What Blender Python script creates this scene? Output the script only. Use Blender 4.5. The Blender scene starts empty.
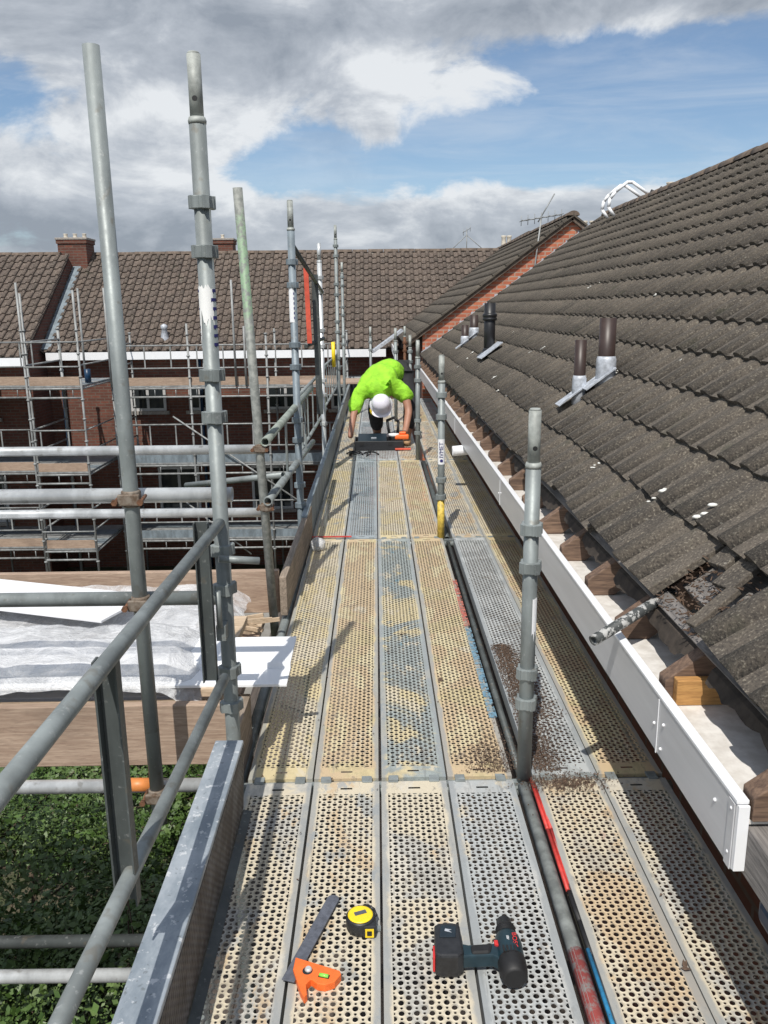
import bpy, bmesh, math, random
from mathutils import Vector, Matrix, noise
import numpy as np
R=math.radians
random.seed(7)
sc=bpy.context.scene
COL=sc.collection
# ------------------------------------------------------------------ camera
F,PIT,YAW,ROL,H=840.12,0.238297,0.0071186,-0.0115106,1.575871
cp,sp=math.cos(PIT),math.sin(PIT)
fw=Vector((math.sin(YAW)*cp,math.cos(YAW)*cp,-sp)); r0=Vector((math.cos(YAW),-math.sin(YAW),0)); u0=r0.cross(fw)
rt=r0*math.cos(ROL)+u0*math.sin(ROL); up=-r0*math.sin(ROL)+u0*math.cos(ROL)
cam=bpy.data.objects.new('camera',bpy.data.cameras.new('camera')); COL.objects.link(cam)
cam.matrix_world=Matrix(((rt.x,up.x,-fw.x,0),(rt.y,up.y,-fw.y,0),(rt.z,up.z,-fw.z,H),(0,0,0,1)))
cam.data.sensor_fit='VERTICAL'; cam.data.sensor_height=24; cam.data.lens=24*F/1024
cam.data.clip_start=.05; cam.data.clip_end=3000
sc.camera=cam
# ------------------------------------------------------------------ world: sky with clouds by direction
SUN_EL,SUN_AZ=R(56),R(13.5)     # light travels towards +Y, a little +X
w=bpy.data.worlds.new('World'); sc.world=w; w.use_nodes=True
nt=w.node_tree; nt.nodes.clear()
def N(t,**k):
    n=nt.nodes.new(t)
    for a,b in k.items(): setattr(n,a,b)
    return n
def L(a,b): nt.links.new(a,b)
def val(x,inp):
    if isinstance(x,(int,float)): inp.default_value=x
    else: L(x,inp)
def M(op,a,b=0,c=None,clamp=False):
    n=N('ShaderNodeMath',operation=op); n.use_clamp=clamp
    val(a,n.inputs[0]); val(b,n.inputs[1])
    if c is not None: val(c,n.inputs[2])
    return n.outputs[0]
sky=N('ShaderNodeTexSky'); sky.sky_type='NISHITA'; sky.sun_disc=False
sky.sun_elevation=SUN_EL; sky.sun_rotation=math.pi+SUN_AZ
sky.air_density=1.0; sky.dust_density=.3; sky.ozone_density=3.0
bg1=N('ShaderNodeBackground'); bg1.inputs[1].default_value=.115
L(sky.outputs[0],bg1.inputs[0])
tc=N('ShaderNodeTexCoord'); sep=N('ShaderNodeSeparateXYZ'); L(tc.outputs['Generated'],sep.inputs[0])
x,y,z=sep.outputs
nz=N('ShaderNodeTexNoise'); nz.inputs['Scale'].default_value=4.6; nz.inputs['Detail'].default_value=10; nz.inputs['Roughness'].default_value=.60; nz.inputs['Distortion'].default_value=.35
mp=N('ShaderNodeMapping'); mp.inputs['Scale'].default_value=(1.6,1.6,3.0); mp.inputs['Location'].default_value=(3.1,1.7,.4)
L(tc.outputs['Generated'],mp.inputs[0]); L(mp.outputs[0],nz.inputs[0])
nz2=N('ShaderNodeTexNoise'); nz2.inputs['Scale'].default_value=2.4; nz2.inputs['Detail'].default_value=6; L(mp.outputs[0],nz2.inputs[0])
def blob(px,py,rx,ry,amp):
    d=(rt*(px-384)-up*(py-512)+fw*F).normalized()
    a=M('MULTIPLY',M('SUBTRACT',x,d.x),F/rx); b=M('MULTIPLY',M('SUBTRACT',z,d.z),F/ry)
    e=M('EXPONENT',M('MULTIPLY',M('ADD',M('MULTIPLY',a,a),M('MULTIPLY',b,b)),-1))
    return M('MULTIPLY',M('MULTIPLY',e,M('GREATER_THAN',y,0)),amp)
cov=M('MULTIPLY',nz.outputs[0],2.3)
cov=M('SUBTRACT',cov,.85)
for b in [(600,95,210,50,-.50),(450,150,110,34,-.40),(730,130,110,70,-.45),(320,165,90,28,-.42),(12,100,35,30,-.5),(230,168,80,18,-.3),(600,165,120,30,-.25),
          (470,85,75,32,.55),(240,95,120,60,.35),(90,30,190,70,.4),(450,8,260,24,.55),(700,8,150,18,.5),(385,135,22,20,.45),
          (110,200,190,45,.45),(330,232,220,32,.6),(540,205,110,20,.45),(300,40,120,40,.3)]:
    cov=M('ADD',cov,blob(*b))
mask=N('ShaderNodeMapRange'); mask.interpolation_type='SMOOTHSTEP'; L(cov,mask.inputs[0])
mask.inputs[1].default_value=.04; mask.inputs[2].default_value=.52
mp2=N('ShaderNodeMapping'); mp2.inputs['Scale'].default_value=(1.6,1.6,3.0); mp2.inputs['Location'].default_value=(3.13,1.7,.4+.11)
L(tc.outputs['Generated'],mp2.inputs[0]); nzb=N('ShaderNodeTexNoise'); L(mp2.outputs[0],nzb.inputs[0])
for q in ('Scale','Detail','Roughness','Distortion'): nzb.inputs[q].default_value=nz.inputs[q].default_value
lit=M('SUBTRACT',nz.outputs[0],nzb.outputs[0])          # density falling upwards: a sunlit cloud top
dark=M('ADD',M('MULTIPLY',nz2.outputs[0],.55),M('MULTIPLY',M('MULTIPLY',lit,-1.25),1))
dark=M('ADD',dark,M('MULTIPLY',cov,.20)); dark=M('ADD',dark,.02)
for b in [(130,0,260,40,.10),(330,246,420,20,.14),(480,95,60,30,-.12),(260,95,110,36,-.18),(700,10,120,20,-.10),(300,190,240,16,-.12),(80,160,90,22,-.10)]: dark=M('ADD',dark,blob(*b))
cr=N('ShaderNodeValToRGB'); L(dark,cr.inputs[0])
cr.color_ramp.elements[0].position=.24; cr.color_ramp.elements[0].color=(.92,.95,.98,1)
cr.color_ramp.elements[1].position=.72; cr.color_ramp.elements[1].color=(.34,.385,.45,1)
e=cr.color_ramp.elements.new(.46); e.color=(.56,.605,.67,1)
bg2=N('ShaderNodeBackground'); L(cr.outputs[0],bg2.inputs[0]); bg2.inputs[1].default_value=.95
mx=N('ShaderNodeMixShader'); nw=N('ShaderNodeTexNoise'); mw=N('ShaderNodeMapping'); mw.inputs['Scale'].default_value=(1.2,1.2,9); mw.inputs['Rotation'].default_value=(0,R(7),0); L(tc.outputs['Generated'],mw.inputs[0]); L(mw.outputs[0],nw.inputs[0]); nw.inputs['Scale'].default_value=2.6; nw.inputs['Detail'].default_value=8; nw.inputs['Roughness'].default_value=.6; nw.inputs['Distortion'].default_value=.5
wr=N('ShaderNodeMapRange'); wr.interpolation_type='SMOOTHSTEP'; L(nw.outputs[0],wr.inputs[0]); wr.inputs[1].default_value=.40; wr.inputs[2].default_value=.68
L(M('MAXIMUM',M('MULTIPLY',mask.outputs[0],.96),M('MULTIPLY',wr.outputs[0],.26)),mx.inputs[0]); L(bg1.outputs[0],mx.inputs[1]); L(bg2.outputs[0],mx.inputs[2])
wo=N('ShaderNodeOutputWorld'); L(mx.outputs[0],wo.inputs[0])
# ------------------------------------------------------------------ sun
sl=bpy.data.lights.new('sun','SUN'); sl.energy=5.0; sl.angle=R(.5); sl.color=(1,.955,.88)
so=bpy.data.objects.new('sun',sl); COL.objects.link(so)
ld=Vector((math.sin(SUN_AZ)*math.cos(SUN_EL),math.cos(SUN_AZ)*math.cos(SUN_EL),-math.sin(SUN_EL)))
so.rotation_euler=ld.to_track_quat('-Z','Y').to_euler()
sc.view_settings.view_transform='Standard'; sc.view_settings.look='None'; sc.view_settings.exposure=-.10; sc.view_settings.gamma=1
sc.view_settings.use_curve_mapping=False
sc.render.engine='CYCLES'
sc.cycles.transparent_max_bounces=16
# ------------------------------------------------------------------ points from sight lines on known planes
def ray(px,py): return rt*(px-384)-up*(py-512)+fw*F
def gz(px,py,zz=0): d=ray(px,py); t=(zz-H)/d.z; return Vector((d.x*t,d.y*t,zz))
def gy(px,py,yy): d=ray(px,py); t=yy/d.y; return Vector((d.x*t,yy,H+d.z*t))
# ------------------------------------------------------------------ materials
MATS={}
class NB:
    def __init__(s,name):
        s.m=bpy.data.materials.new(name); s.m.use_nodes=True; s.t=s.m.node_tree; s.t.nodes.clear()
        s.out=s.n('ShaderNodeOutputMaterial'); s.p=s.n('ShaderNodeBsdfPrincipled'); s.l(s.p.outputs[0],s.out.inputs[0])
        s.tc=s.n('ShaderNodeTexCoord'); s.vec=s.tc.outputs['Object']
    def n(s,t,**k):
        n=s.t.nodes.new(t)
        for a,b in k.items(): setattr(n,a,b)
        return n
    def l(s,a,b): s.t.links.new(a,b)
    def set(s,i,v):
        if isinstance(v,(int,float)): i.default_value=v
        elif isinstance(v,tuple): i.default_value=v if len(v)==4 or i.type=='VECTOR' else (*v,1)
        else: s.l(v,i)
    def math(s,op,a,b=0,c=None,clamp=False):
        n=s.n('ShaderNodeMath',operation=op); n.use_clamp=clamp; s.set(n.inputs[0],a); s.set(n.inputs[1],b)
        if c is not None: s.set(n.inputs[2],c)
        return n.outputs[0]
    def randvec(s,k=40):
        oi=s.n('ShaderNodeObjectInfo'); v=s.n('ShaderNodeVectorMath',operation='SCALE'); 
        c=s.n('ShaderNodeCombineXYZ'); s.l(oi.outputs['Random'],c.inputs[0]); s.l(oi.outputs['Random'],c.inputs[1])
        s.l(c.outputs[0],v.inputs[0]); v.inputs['Scale'].default_value=k
        a=s.n('ShaderNodeVectorMath',operation='ADD'); s.l(s.tc.outputs['Object'],a.inputs[0]); s.l(v.outputs[0],a.inputs[1]); s.rv=a.outputs[0]; return a.outputs[0]
    def noise(s,scale,detail=4,rough=.55,stretch=None,vec=None,dist=0):
        n=s.n('ShaderNodeTexNoise'); n.inputs['Scale'].default_value=scale; n.inputs['Detail'].default_value=detail; n.inputs['Roughness'].default_value=rough; n.inputs['Distortion'].default_value=dist
        v=vec or s.vec
        if stretch:
            mp=s.n('ShaderNodeMapping'); mp.inputs['Scale'].default_value=stretch; s.l(v,mp.inputs[0]); v=mp.outputs[0]
        s.l(v,n.inputs[0]); return n.outputs[0]
    def step(s,v,a,b):
        n=s.n('ShaderNodeMapRange'); n.interpolation_type='SMOOTHSTEP'; s.set(n.inputs[0],v); n.inputs[1].default_value=a; n.inputs[2].default_value=b; return n.outputs[0]
    def mix(s,f,a,b,mode='MIX'):
        n=s.n('ShaderNodeMix',data_type='RGBA',blend_type=mode); s.set(n.inputs[0],f); s.set(n.inputs[6],a); s.set(n.inputs[7],b); return n.outputs[2]
    def bump(s,h,strength=.3,dist=.002):
        n=s.n('ShaderNodeBump'); n.inputs['Strength'].default_value=strength; n.inputs['Distance'].default_value=dist; s.l(h,n.inputs['Height']); s.l(n.outputs[0],s.p.inputs['Normal'])
    def fin(s,col,rough=.6,metal=0,**k):
        s.set(s.p.inputs['Base Color'],col); s.set(s.p.inputs['Roughness'],rough); s.set(s.p.inputs['Metallic'],metal)
        for a,b in k.items(): s.set(s.p.inputs[a.replace('_',' ')],b)
        MATS[s.m.name]=s.m; return s.m
def simple(name,col,rough=.6,metal=0,var=.25,scale=30,bump=0,stretch=None,col2=None):
    b=NB(name); b.randvec(); n=b.noise(scale,5,.6,stretch,vec=b.rv)
    c2=col2 or tuple(c*(1-var) for c in col)
    c1=tuple(min(1,c*(1+var*.5)) for c in col)
    if bump: b.bump(n,bump,.003)
    return b.fin(b.mix(b.step(n,.3,.7),c2,c1),rough,metal)
def galv(name,base=(.30,.32,.33),metal=.35,rough=.5,spots=True,tint=None):
    b=NB(name); b.randvec(17); n=b.noise(9,5,.6,(1,1,.4),vec=b.rv); n2=b.noise(55,4,.6,vec=b.rv); n3=b.noise(22,3,.5,vec=b.rv)
    c=b.mix(b.step(n,.3,.7),tuple(v*.72 for v in base),tuple(v*1.25 for v in base))
    c=b.mix(b.math('MULTIPLY',b.step(n2,.60,.72),.28),c,(.50,.51,.51))
    c=b.mix(b.math('MULTIPLY',b.step(n3,.60,.72),.45),c,tint or (.14,.12,.09))
    b.bump(n2,.25,.0015)
    return b.fin(c,b.math('ADD',b.math('MULTIPLY',n2,.3),rough-.15),metal)
galv('galvanised_steel',(.225,.25,.25),.25,.52); galv('dark_galvanised',(.07,.08,.08),.15); galv('bright_tube',(.56,.58,.59),.35,.36)  # the dark copy also stands for shade on guard rail channels and a low tube
galv('green_stained',(.24,.27,.24),.15,.6,tint=(.10,.26,.12)); galv('blue_grey_steel',(.19,.23,.26),.2,.55); simple('worn_grey',(.34,.36,.34),.6,.1,.35,25)
galv('distant_steel',(.27,.28,.28),.2,.6)
simple('yellow_paint',(.62,.45,.08),.5,0,.35,40); simple('coupler_steel',(.20,.17,.14),.7,.3,.5,45,.5,None,(.10,.06,.035)); simple('rust',(.16,.075,.04),.85,.1,.5,60,.5)
simple('red_paint',(.55,.05,.04),.55,0,.3,30); simple('orange_red_paint',(.60,.09,.05),.55,0,.2,20)
simple('blue_paint',(.03,.22,.42),.5,0,.3,30); simple('navy_blue',(.006,.035,.085),.4,0,.2,20); simple('orange_plastic',(.62,.22,.06),.45,0,.15,30)
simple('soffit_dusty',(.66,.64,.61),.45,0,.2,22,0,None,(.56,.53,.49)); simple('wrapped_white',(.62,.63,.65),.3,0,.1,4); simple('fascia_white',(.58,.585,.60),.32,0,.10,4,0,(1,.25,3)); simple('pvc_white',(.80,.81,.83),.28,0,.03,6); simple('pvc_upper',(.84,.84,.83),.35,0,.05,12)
simple('black_rubber',(.012,.012,.013),.6,0,.3,40); simple('black_plastic',(.020,.021,.024),.45,0,.3,50,.1)
simple('navy_plastic',(.012,.022,.032),.4,0,.2,40); simple('tool_red',(.55,.03,.03),.4,0,.15,30)
simple('tool_blue',(.010,.030,.042),.42,0,.2,40); simple('tape_yellow',(.85,.62,.02),.4,0,.08,30)
simple('tool_grey',(.13,.14,.17),.5,.3,.25,60); simple('level_green',(.25,.7,.1),.2,0,.1,20); simple('tool_orange',(.85,.16,.03),.45,0,.12,50)
simple('brown_pipe',(.045,.028,.024),.45,0,.2,20); simple('black_pipe',(.015,.015,.017),.4,0,.2,20)
simple('lead',(.50,.53,.58),.55,.25,.35,25,.3); simple('torn_felt',(.055,.043,.034),.95,0,.5,20,.5); simple('mortar',(.33,.30,.27),.9,0,.3,30,.4)
simple('skin',(.36,.18,.12),.55,0,.12,10); simple('hi_vis',(.30,.66,.03),.8,0,.25,9,1.0); MATS['hi_vis'].node_tree.nodes['Bump'].inputs['Distance'].default_value=.03; simple('dark_cloth',(.025,.025,.028),.9,0,.3,20,.3)
simple('grey_cloth',(.05,.048,.052),.9,0,.3,20,.3); simple('helmet_white',(.72,.70,.78),.3,0,.04,10); simple('tan_boot',(.42,.26,.14),.8,0,.25,20)
simple('clay_pot',(.55,.50,.42),.8,0,.3,10); simple('window_frame',(.5,.5,.5),.4,0,.05,5); simple('glass_dark',(.02,.025,.03),.08,0,.2,2)
simple('dirt_bits',(.115,.075,.052),.95,0,.55,90); simple('hair',(.05,.03,.02),.8); simple('ink_blue',(.03,.03,.16),.5); simple('bird_dropping',(.7,.7,.66),.7,0,.1)
def wood(name,col,col2,grain=(1,14,14),rough=.8,bump=.3):
    b=NB(name); b.randvec(31); n=b.noise(6,6,.65,grain,vec=b.rv,dist=.6); n2=b.noise(2.5,3,.5,vec=b.rv); n3=b.noise(60,3,.5,(grain[0]*.4,grain[1]*.25,grain[2]*.25),vec=b.rv)
    c=b.mix(b.step(n,.32,.68),col2,col); c=b.mix(b.math('MULTIPLY',b.step(n2,.5,.75),.5),c,tuple(v*.5 for v in col2)); c=b.mix(b.math('MULTIPLY',b.step(n3,.52,.6),.25),c,tuple(v*.45 for v in col2))
    b.bump(n,bump,.003); return b.fin(c,rough)
wood('board_timber',(.44,.33,.25),(.30,.21,.155)); wood('board_timber_y',(.36,.29,.23),(.20,.16,.125),(14,1,14))
wood('pale_timber',(.56,.44,.32),(.40,.30,.20)); wood('rafter_timber',(.24,.155,.105),(.10,.062,.045)); wood('fresh_timber',(.50,.27,.09),(.33,.16,.05))
wood('hole_dark_timber',(.11,.09,.075),(.05,.04,.035),(14,1,14)); wood('old_timber',(.27,.25,.235),(.13,.12,.115),(14,1,14),.95,.7)  # first timber darkened to stand for the shade behind the plank holes
def plank_mat(name,base,p1,p2,p3,a1,a2,a3,dim=1.0):
    """galvanised perforated plank: real cut-through holes, worn paint patches"""
    b=NB(name); b.randvec(23); sx=b.n('ShaderNodeSeparateXYZ'); b.l(b.tc.outputs['Object'],sx.inputs[0]); X,Y,Z=sx.outputs
    def holes(px,py,ox,oy):
        fx=b.math('SUBTRACT',b.math('FRACT',b.math('ADD',b.math('DIVIDE',X,px),ox)),.5)
        fy=b.math('SUBTRACT',b.math('FRACT',b.math('ADD',b.math('DIVIDE',Y,py),oy)),.5)
        ax=b.math('MULTIPLY',fx,px); ay=b.math('MULTIPLY',fy,py)
        return b.math('SQRT',b.math('ADD',b.math('MULTIPLY',ax,ax),b.math('MULTIPLY',ay,ay)))
    PX,PY=.0352,.0300
    big=b.math('MINIMUM',holes(PX,PY,0,0),holes(PX,PY,.5,.5))
    sml=b.math('MINIMUM',holes(PX,PY,.5,0.02),holes(PX,PY,0,.52))
    inx=b.math('LESS_THAN',b.math('ABSOLUTE',X),.0885)
    iny=b.math('LESS_THAN',b.math('ABSOLUTE',Y),1.47)
    iny=b.math('MULTIPLY',iny,inx)
    up=b.math('GREATER_THAN',Z,-.004); iny=b.math('MULTIPLY',iny,up)
    cl=b.noise(60,2,.5,vec=b.rv); cl2=b.noise(4,4,.6,vec=b.rv); hb=b.math('MULTIPLY',b.math('MULTIPLY',b.math('LESS_THAN',big,b.math('ADD',.0050,b.math('MULTIPLY',cl,.0036))),b.math('LESS_THAN',b.math('ADD',cl,b.math('MULTIPLY',cl2,.6)),1.08)),iny); hs=b.math('MULTIPLY',b.math('LESS_THAN',sml,.0031),iny)
    # slots near the ends
    ds=b.math('SUBTRACT',b.math('ABSOLUTE',Y),1.503); slot=b.math('MULTIPLY',b.math('LESS_THAN',b.math('ABSOLUTE',ds),.0045),b.math('LESS_THAN',b.math('ABSOLUTE',X),.020))
    slot=b.math('MULTIPLY',slot,up)
    hole=b.math('MAXIMUM',b.math('MAXIMUM',hb,hs),slot)
    ring=b.math('SUBTRACT',1.0,b.step(big,.0062,.0105)); ring2=b.math('SUBTRACT',0.6,b.math('MULTIPLY',b.step(sml,.0028,.0055),.6))
    hh=b.math('MULTIPLY',b.math('MAXIMUM',ring,ring2),iny)
    fine=b.noise(140,3,.6,vec=b.rv)
    n1=b.noise(3.2,7,.62,vec=b.rv,dist=.8); n2=b.noise(4.5,6,.66,(1.4,.55,1),vec=b.rv,dist=.5); n3=b.noise(9,6,.7,(1,.45,1),vec=b.rv); n4=b.noise(30,5,.7,(1,.5,1),vec=b.rv)
    c=b.mix(b.step(n4,.35,.65),tuple(v*.75 for v in base),base)
    c=b.mix(b.math('MULTIPLY',b.step(n1,a1-.04,a1+.03),.9),c,p1)
    c=b.mix(b.math('MULTIPLY',b.step(n2,a2-.03,a2+.02),.85),c,p2)
    c=b.mix(b.math('MULTIPLY',b.step(n3,a3-.03,a3+.02),.8),c,p3)
    c=b.mix(b.math('MULTIPLY',b.step(n4,.57,.66),.5),c,(.13,.12,.11))
    sc1=b.noise(26,4,.7,(1,.06,1),vec=b.rv); c=b.mix(b.math('MULTIPLY',b.step(sc1,.60,.66),.4),c,(.17,.17,.165)); sm=b.noise(6,5,.75,vec=b.rv,dist=1.2); c=b.mix(b.math('MULTIPLY',b.step(sm,.54,.74),.5),c,(.22,.19,.15))
    # bare worn metal along the rims of the sheet
    rim=b.step(b.math('ADD',b.math('ABSOLUTE',X),b.math('MULTIPLY',b.math('SUBTRACT',n3,.5),.06)),.088,.1)
    c=b.mix(b.math('MULTIPLY',rim,.75),c,(.27,.29,.30))
    # rubbed-bright lips round the holes
    lip=b.math('MULTIPLY',b.math('MULTIPLY',hh,b.step(n3,.35,.6)),.22)
    c=b.mix(lip,c,(.62,.58,.50))
    if dim!=1: c=b.mix(1.0,c,(dim,dim,dim),'MULTIPLY')
    bm=b.math('ADD',b.math('MULTIPLY',hh,.0017),b.math('MULTIPLY',fine,.0003))
    n=b.n('ShaderNodeBump'); n.inputs['Strength'].default_value=.9; n.inputs['Distance'].default_value=1.0; b.l(bm,n.inputs['Height']); b.l(n.outputs[0],b.p.inputs['Normal'])
    b.fin(c,b.math('ADD',b.math('MULTIPLY',n4,.3),.42),.08)
    tr=b.n('ShaderNodeBsdfTransparent'); ms=b.n('ShaderNodeMixShader'); b.l(hole,ms.inputs[0]); b.l(b.p.outputs[0],ms.inputs[1]); b.l(tr.outputs[0],ms.inputs[2]); b.l(ms.outputs[0],b.out.inputs[0])
    return b.m
G=(.33,.35,.35); CR=(.60,.53,.40); TN=(.54,.41,.26); YE=(.60,.50,.29); BL=(.12,.26,.33); WH=(.58,.54,.46); RD=(.4,.14,.1)
plank_mat('plank_cream',(.50,.485,.44),CR,WH,TN,.50,.57,.62)
plank_mat('plank_tan',(.54,.50,.42),CR,TN,G,.42,.55,.56)
plank_mat('plank_tan_pink',(.54,.49,.40),TN,CR,(.45,.30,.24),.50,.5,.66)
plank_mat('plank_silver',(.50,.505,.49),(.40,.42,.42),CR,TN,.48,.6,.68)
plank_mat('plank_grey',(.40,.42,.42),(.45,.47,.47),G,BL,.5,.58,.74)
plank_mat('plank_yellow',YE,TN,(.62,.54,.34),CR,.46,.55,.62)
plank_mat('plank_blue_worn',(.34,.38,.37),YE,BL,CR,.54,.63,.58)
plank_mat('plank_straw',(.59,.52,.37),YE,CR,G,.5,.53,.66)
plank_mat('plank_blue_grey',(.27,.32,.35),(.33,.37,.39),CR,BL,.45,.64,.68)
def tile_mat(name,base,sp=1.0):
    b=NB(name); n=b.noise(.9,5,.6); n2=b.noise(11,6,.7); n3=b.noise(120*sp,3,.6); n4=b.noise(34*sp,5,.7); n5=b.noise(5,5,.65)
    gi=b.n('ShaderNodeNewGeometry').outputs['Random Per Island']
    c=b.mix(gi,tuple(v*.72 for v in base),tuple(v*k for v,k in zip(base,(1.22,1.2,1.16))))
    c=b.mix(b.math('MULTIPLY',b.step(n,.35,.68),.45),c,tuple(v*k for v,k in zip(base,(.75,.76,.78))))
    c=b.mix(b.math('MULTIPLY',b.step(n2,.42,.66),.45),c,tuple(v*k for v,k in zip(base,(1.55,1.5,1.4))))
    c=b.mix(b.math('MULTIPLY',b.step(n3,.56,.66),.65),c,(.27,.24,.19))
    c=b.mix(b.math('MULTIPLY',b.step(n3,.45,.37),.6),c,(.025,.022,.02))
    c=b.mix(b.math('MULTIPLY',b.step(n4,.64,.71),.65),c,(.33,.31,.26))
    c=b.mix(b.math('MULTIPLY',b.step(n5,.58,.72),.45),c,(.045,.048,.028))
    b.bump(n3,.7,.004)
    return b.fin(c,.95)
tile_mat('roof_tile',(.090,.077,.064)); tile_mat('far_roof_tile',(.105,.082,.070),.25)
simple('ridge_tile',(.15,.115,.09),.92,0,.4,12,.4)
def brick(name,c1,c2,mort,axis='x',sc_=1.0):
    b=NB(name); sx=b.n('ShaderNodeSeparateXYZ'); b.l(b.vec,sx.inputs[0]); c=b.n('ShaderNodeCombineXYZ')
    b.l(sx.outputs[0 if axis=='x' else 1],c.inputs[0]); b.l(sx.outputs[2],c.inputs[1])
    t=b.n('ShaderNodeTexBrick'); b.l(c.outputs[0],t.inputs[0]); t.inputs['Scale'].default_value=1; t.inputs['Brick Width'].default_value=.225*sc_; t.inputs['Row Height'].default_value=.075*sc_; t.inputs['Mortar Size'].default_value=.011*sc_
    t.inputs['Color1'].default_value=(*c1,1); t.inputs['Color2'].default_value=(*c2,1); t.inputs['Mortar'].default_value=(*mort,1)
    n=b.noise(9,5,.6); col=b.mix(b.math('MULTIPLY',b.step(n,.35,.7),.5),t.outputs[0],tuple(v*.55 for v in c1))
    b.bump(t.outputs[1],-.5,.008); return b.fin(col,.9)
brick('brick_wall',(.18,.062,.040),(.10,.038,.027),(.13,.10,.08)); brick('brick_gable',(.16,.055,.036),(.10,.036,.026),(.11,.085,.07),'y')
brick('brick_orange',(.50,.16,.08),(.36,.10,.055),(.36,.28,.22),'x',1.0)
b=NB('grass_ground'); n=b.noise(2,6,.7); n2=b.noise(25,4,.7); b.fin(b.mix(b.step(n,.4,.6),(.045,.06,.02),(.10,.085,.055)),.95); b.bump(n2,.6,.05)
b=NB('concrete_path'); n=b.noise(3,6,.7); b.fin(b.mix(b.step(n,.3,.7),(.2,.19,.17),(.3,.29,.27)),.95)
b=NB('leaf'); oi=b.n('ShaderNodeNewGeometry'); n=b.noise(1.6,3,.6); rr=oi.outputs['Random Per Island']
c=b.mix(rr,(.024,.055,.010),(.07,.13,.026)); c=b.mix(b.math('MULTIPLY',b.step(n,.4,.65),.5),c,(.12,.17,.045)); b.fin(c,.5); b.p.inputs['Subsurface Weight'].default_value=0
b=NB('bark'); n=b.noise(20,4,.6); b.fin(b.mix(n,(.05,.035,.025),(.12,.09,.06)),.95)
b=NB('film'); n=b.noise(7,6,.7,dist=1.0); n2=b.noise(30,4,.6,dist=.6); b.fin((.74,.75,.77),.2); b.bump(b.math('ADD',n,b.math('MULTIPLY',n2,.4)),.8,.03); b.set(b.p.inputs['Alpha'],b.math('ADD',b.math('MULTIPLY',b.step(n,.35,.65),.4),.38))
b=NB('spattered'); n=b.noise(45,5,.7); n2=b.noise(20,3,.6); b.fin(b.mix(b.step(n,.50,.56),(.05,.055,.055),(.40,.40,.39)),.6)
b=NB('green_pole'); sx=b.n('ShaderNodeSeparateXYZ'); b.l(b.vec,sx.inputs[0]); n=b.noise(14,5,.65); n2=b.noise(40,4,.6); zz=b.math('ADD',sx.outputs[2],b.math('MULTIPLY',n,.5)); g=b.math('MULTIPLY',b.math('MULTIPLY',b.step(zz,1.70,1.85),b.step(zz,2.30,2.10)),b.step(n2,.38,.55)); c=b.mix(b.step(n2,.35,.65),(.17,.18,.17),(.27,.28,.26)); c=b.mix(b.math('MULTIPLY',g,.5),c,(.17,.36,.16)); b.fin(c,.6,.1)
b=NB('spangled_steel'); n=b.noise(11,5,.65,(1,.5,1)); n2=b.noise(28,4,.7); n3=b.noise(70,3,.6); c=b.mix(b.step(n,.35,.65),(.22,.26,.30),(.38,.42,.46)); c=b.mix(b.math('MULTIPLY',b.step(n2,.58,.64),.8),c,(.62,.64,.66)); c=b.mix(b.math('MULTIPLY',b.step(n3,.62,.70),.5),c,(.10,.11,.11)); b.fin(c,.5,.25); b.bump(n3,.3,.002)
for nm_,c1_,c2_,al_ in (('worn_red',(.42,.085,.075),(.36,.33,.31),0),('worn_red_mark',(.45,.12,.09),(.38,.2,.15),1),('worn_blue_mark',(.13,.25,.34),(.28,.37,.41),1)):
    b=NB(nm_); n=b.noise(26,6,.7); n2=b.noise(60,4,.6); b.fin(b.mix(b.step(n,.46,.60),c1_,c2_),.6)
    if al_: b.set(b.p.inputs['Alpha'],b.math('MULTIPLY',b.step(n2,.62,.45),b.step(n,.68,.5)))
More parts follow.
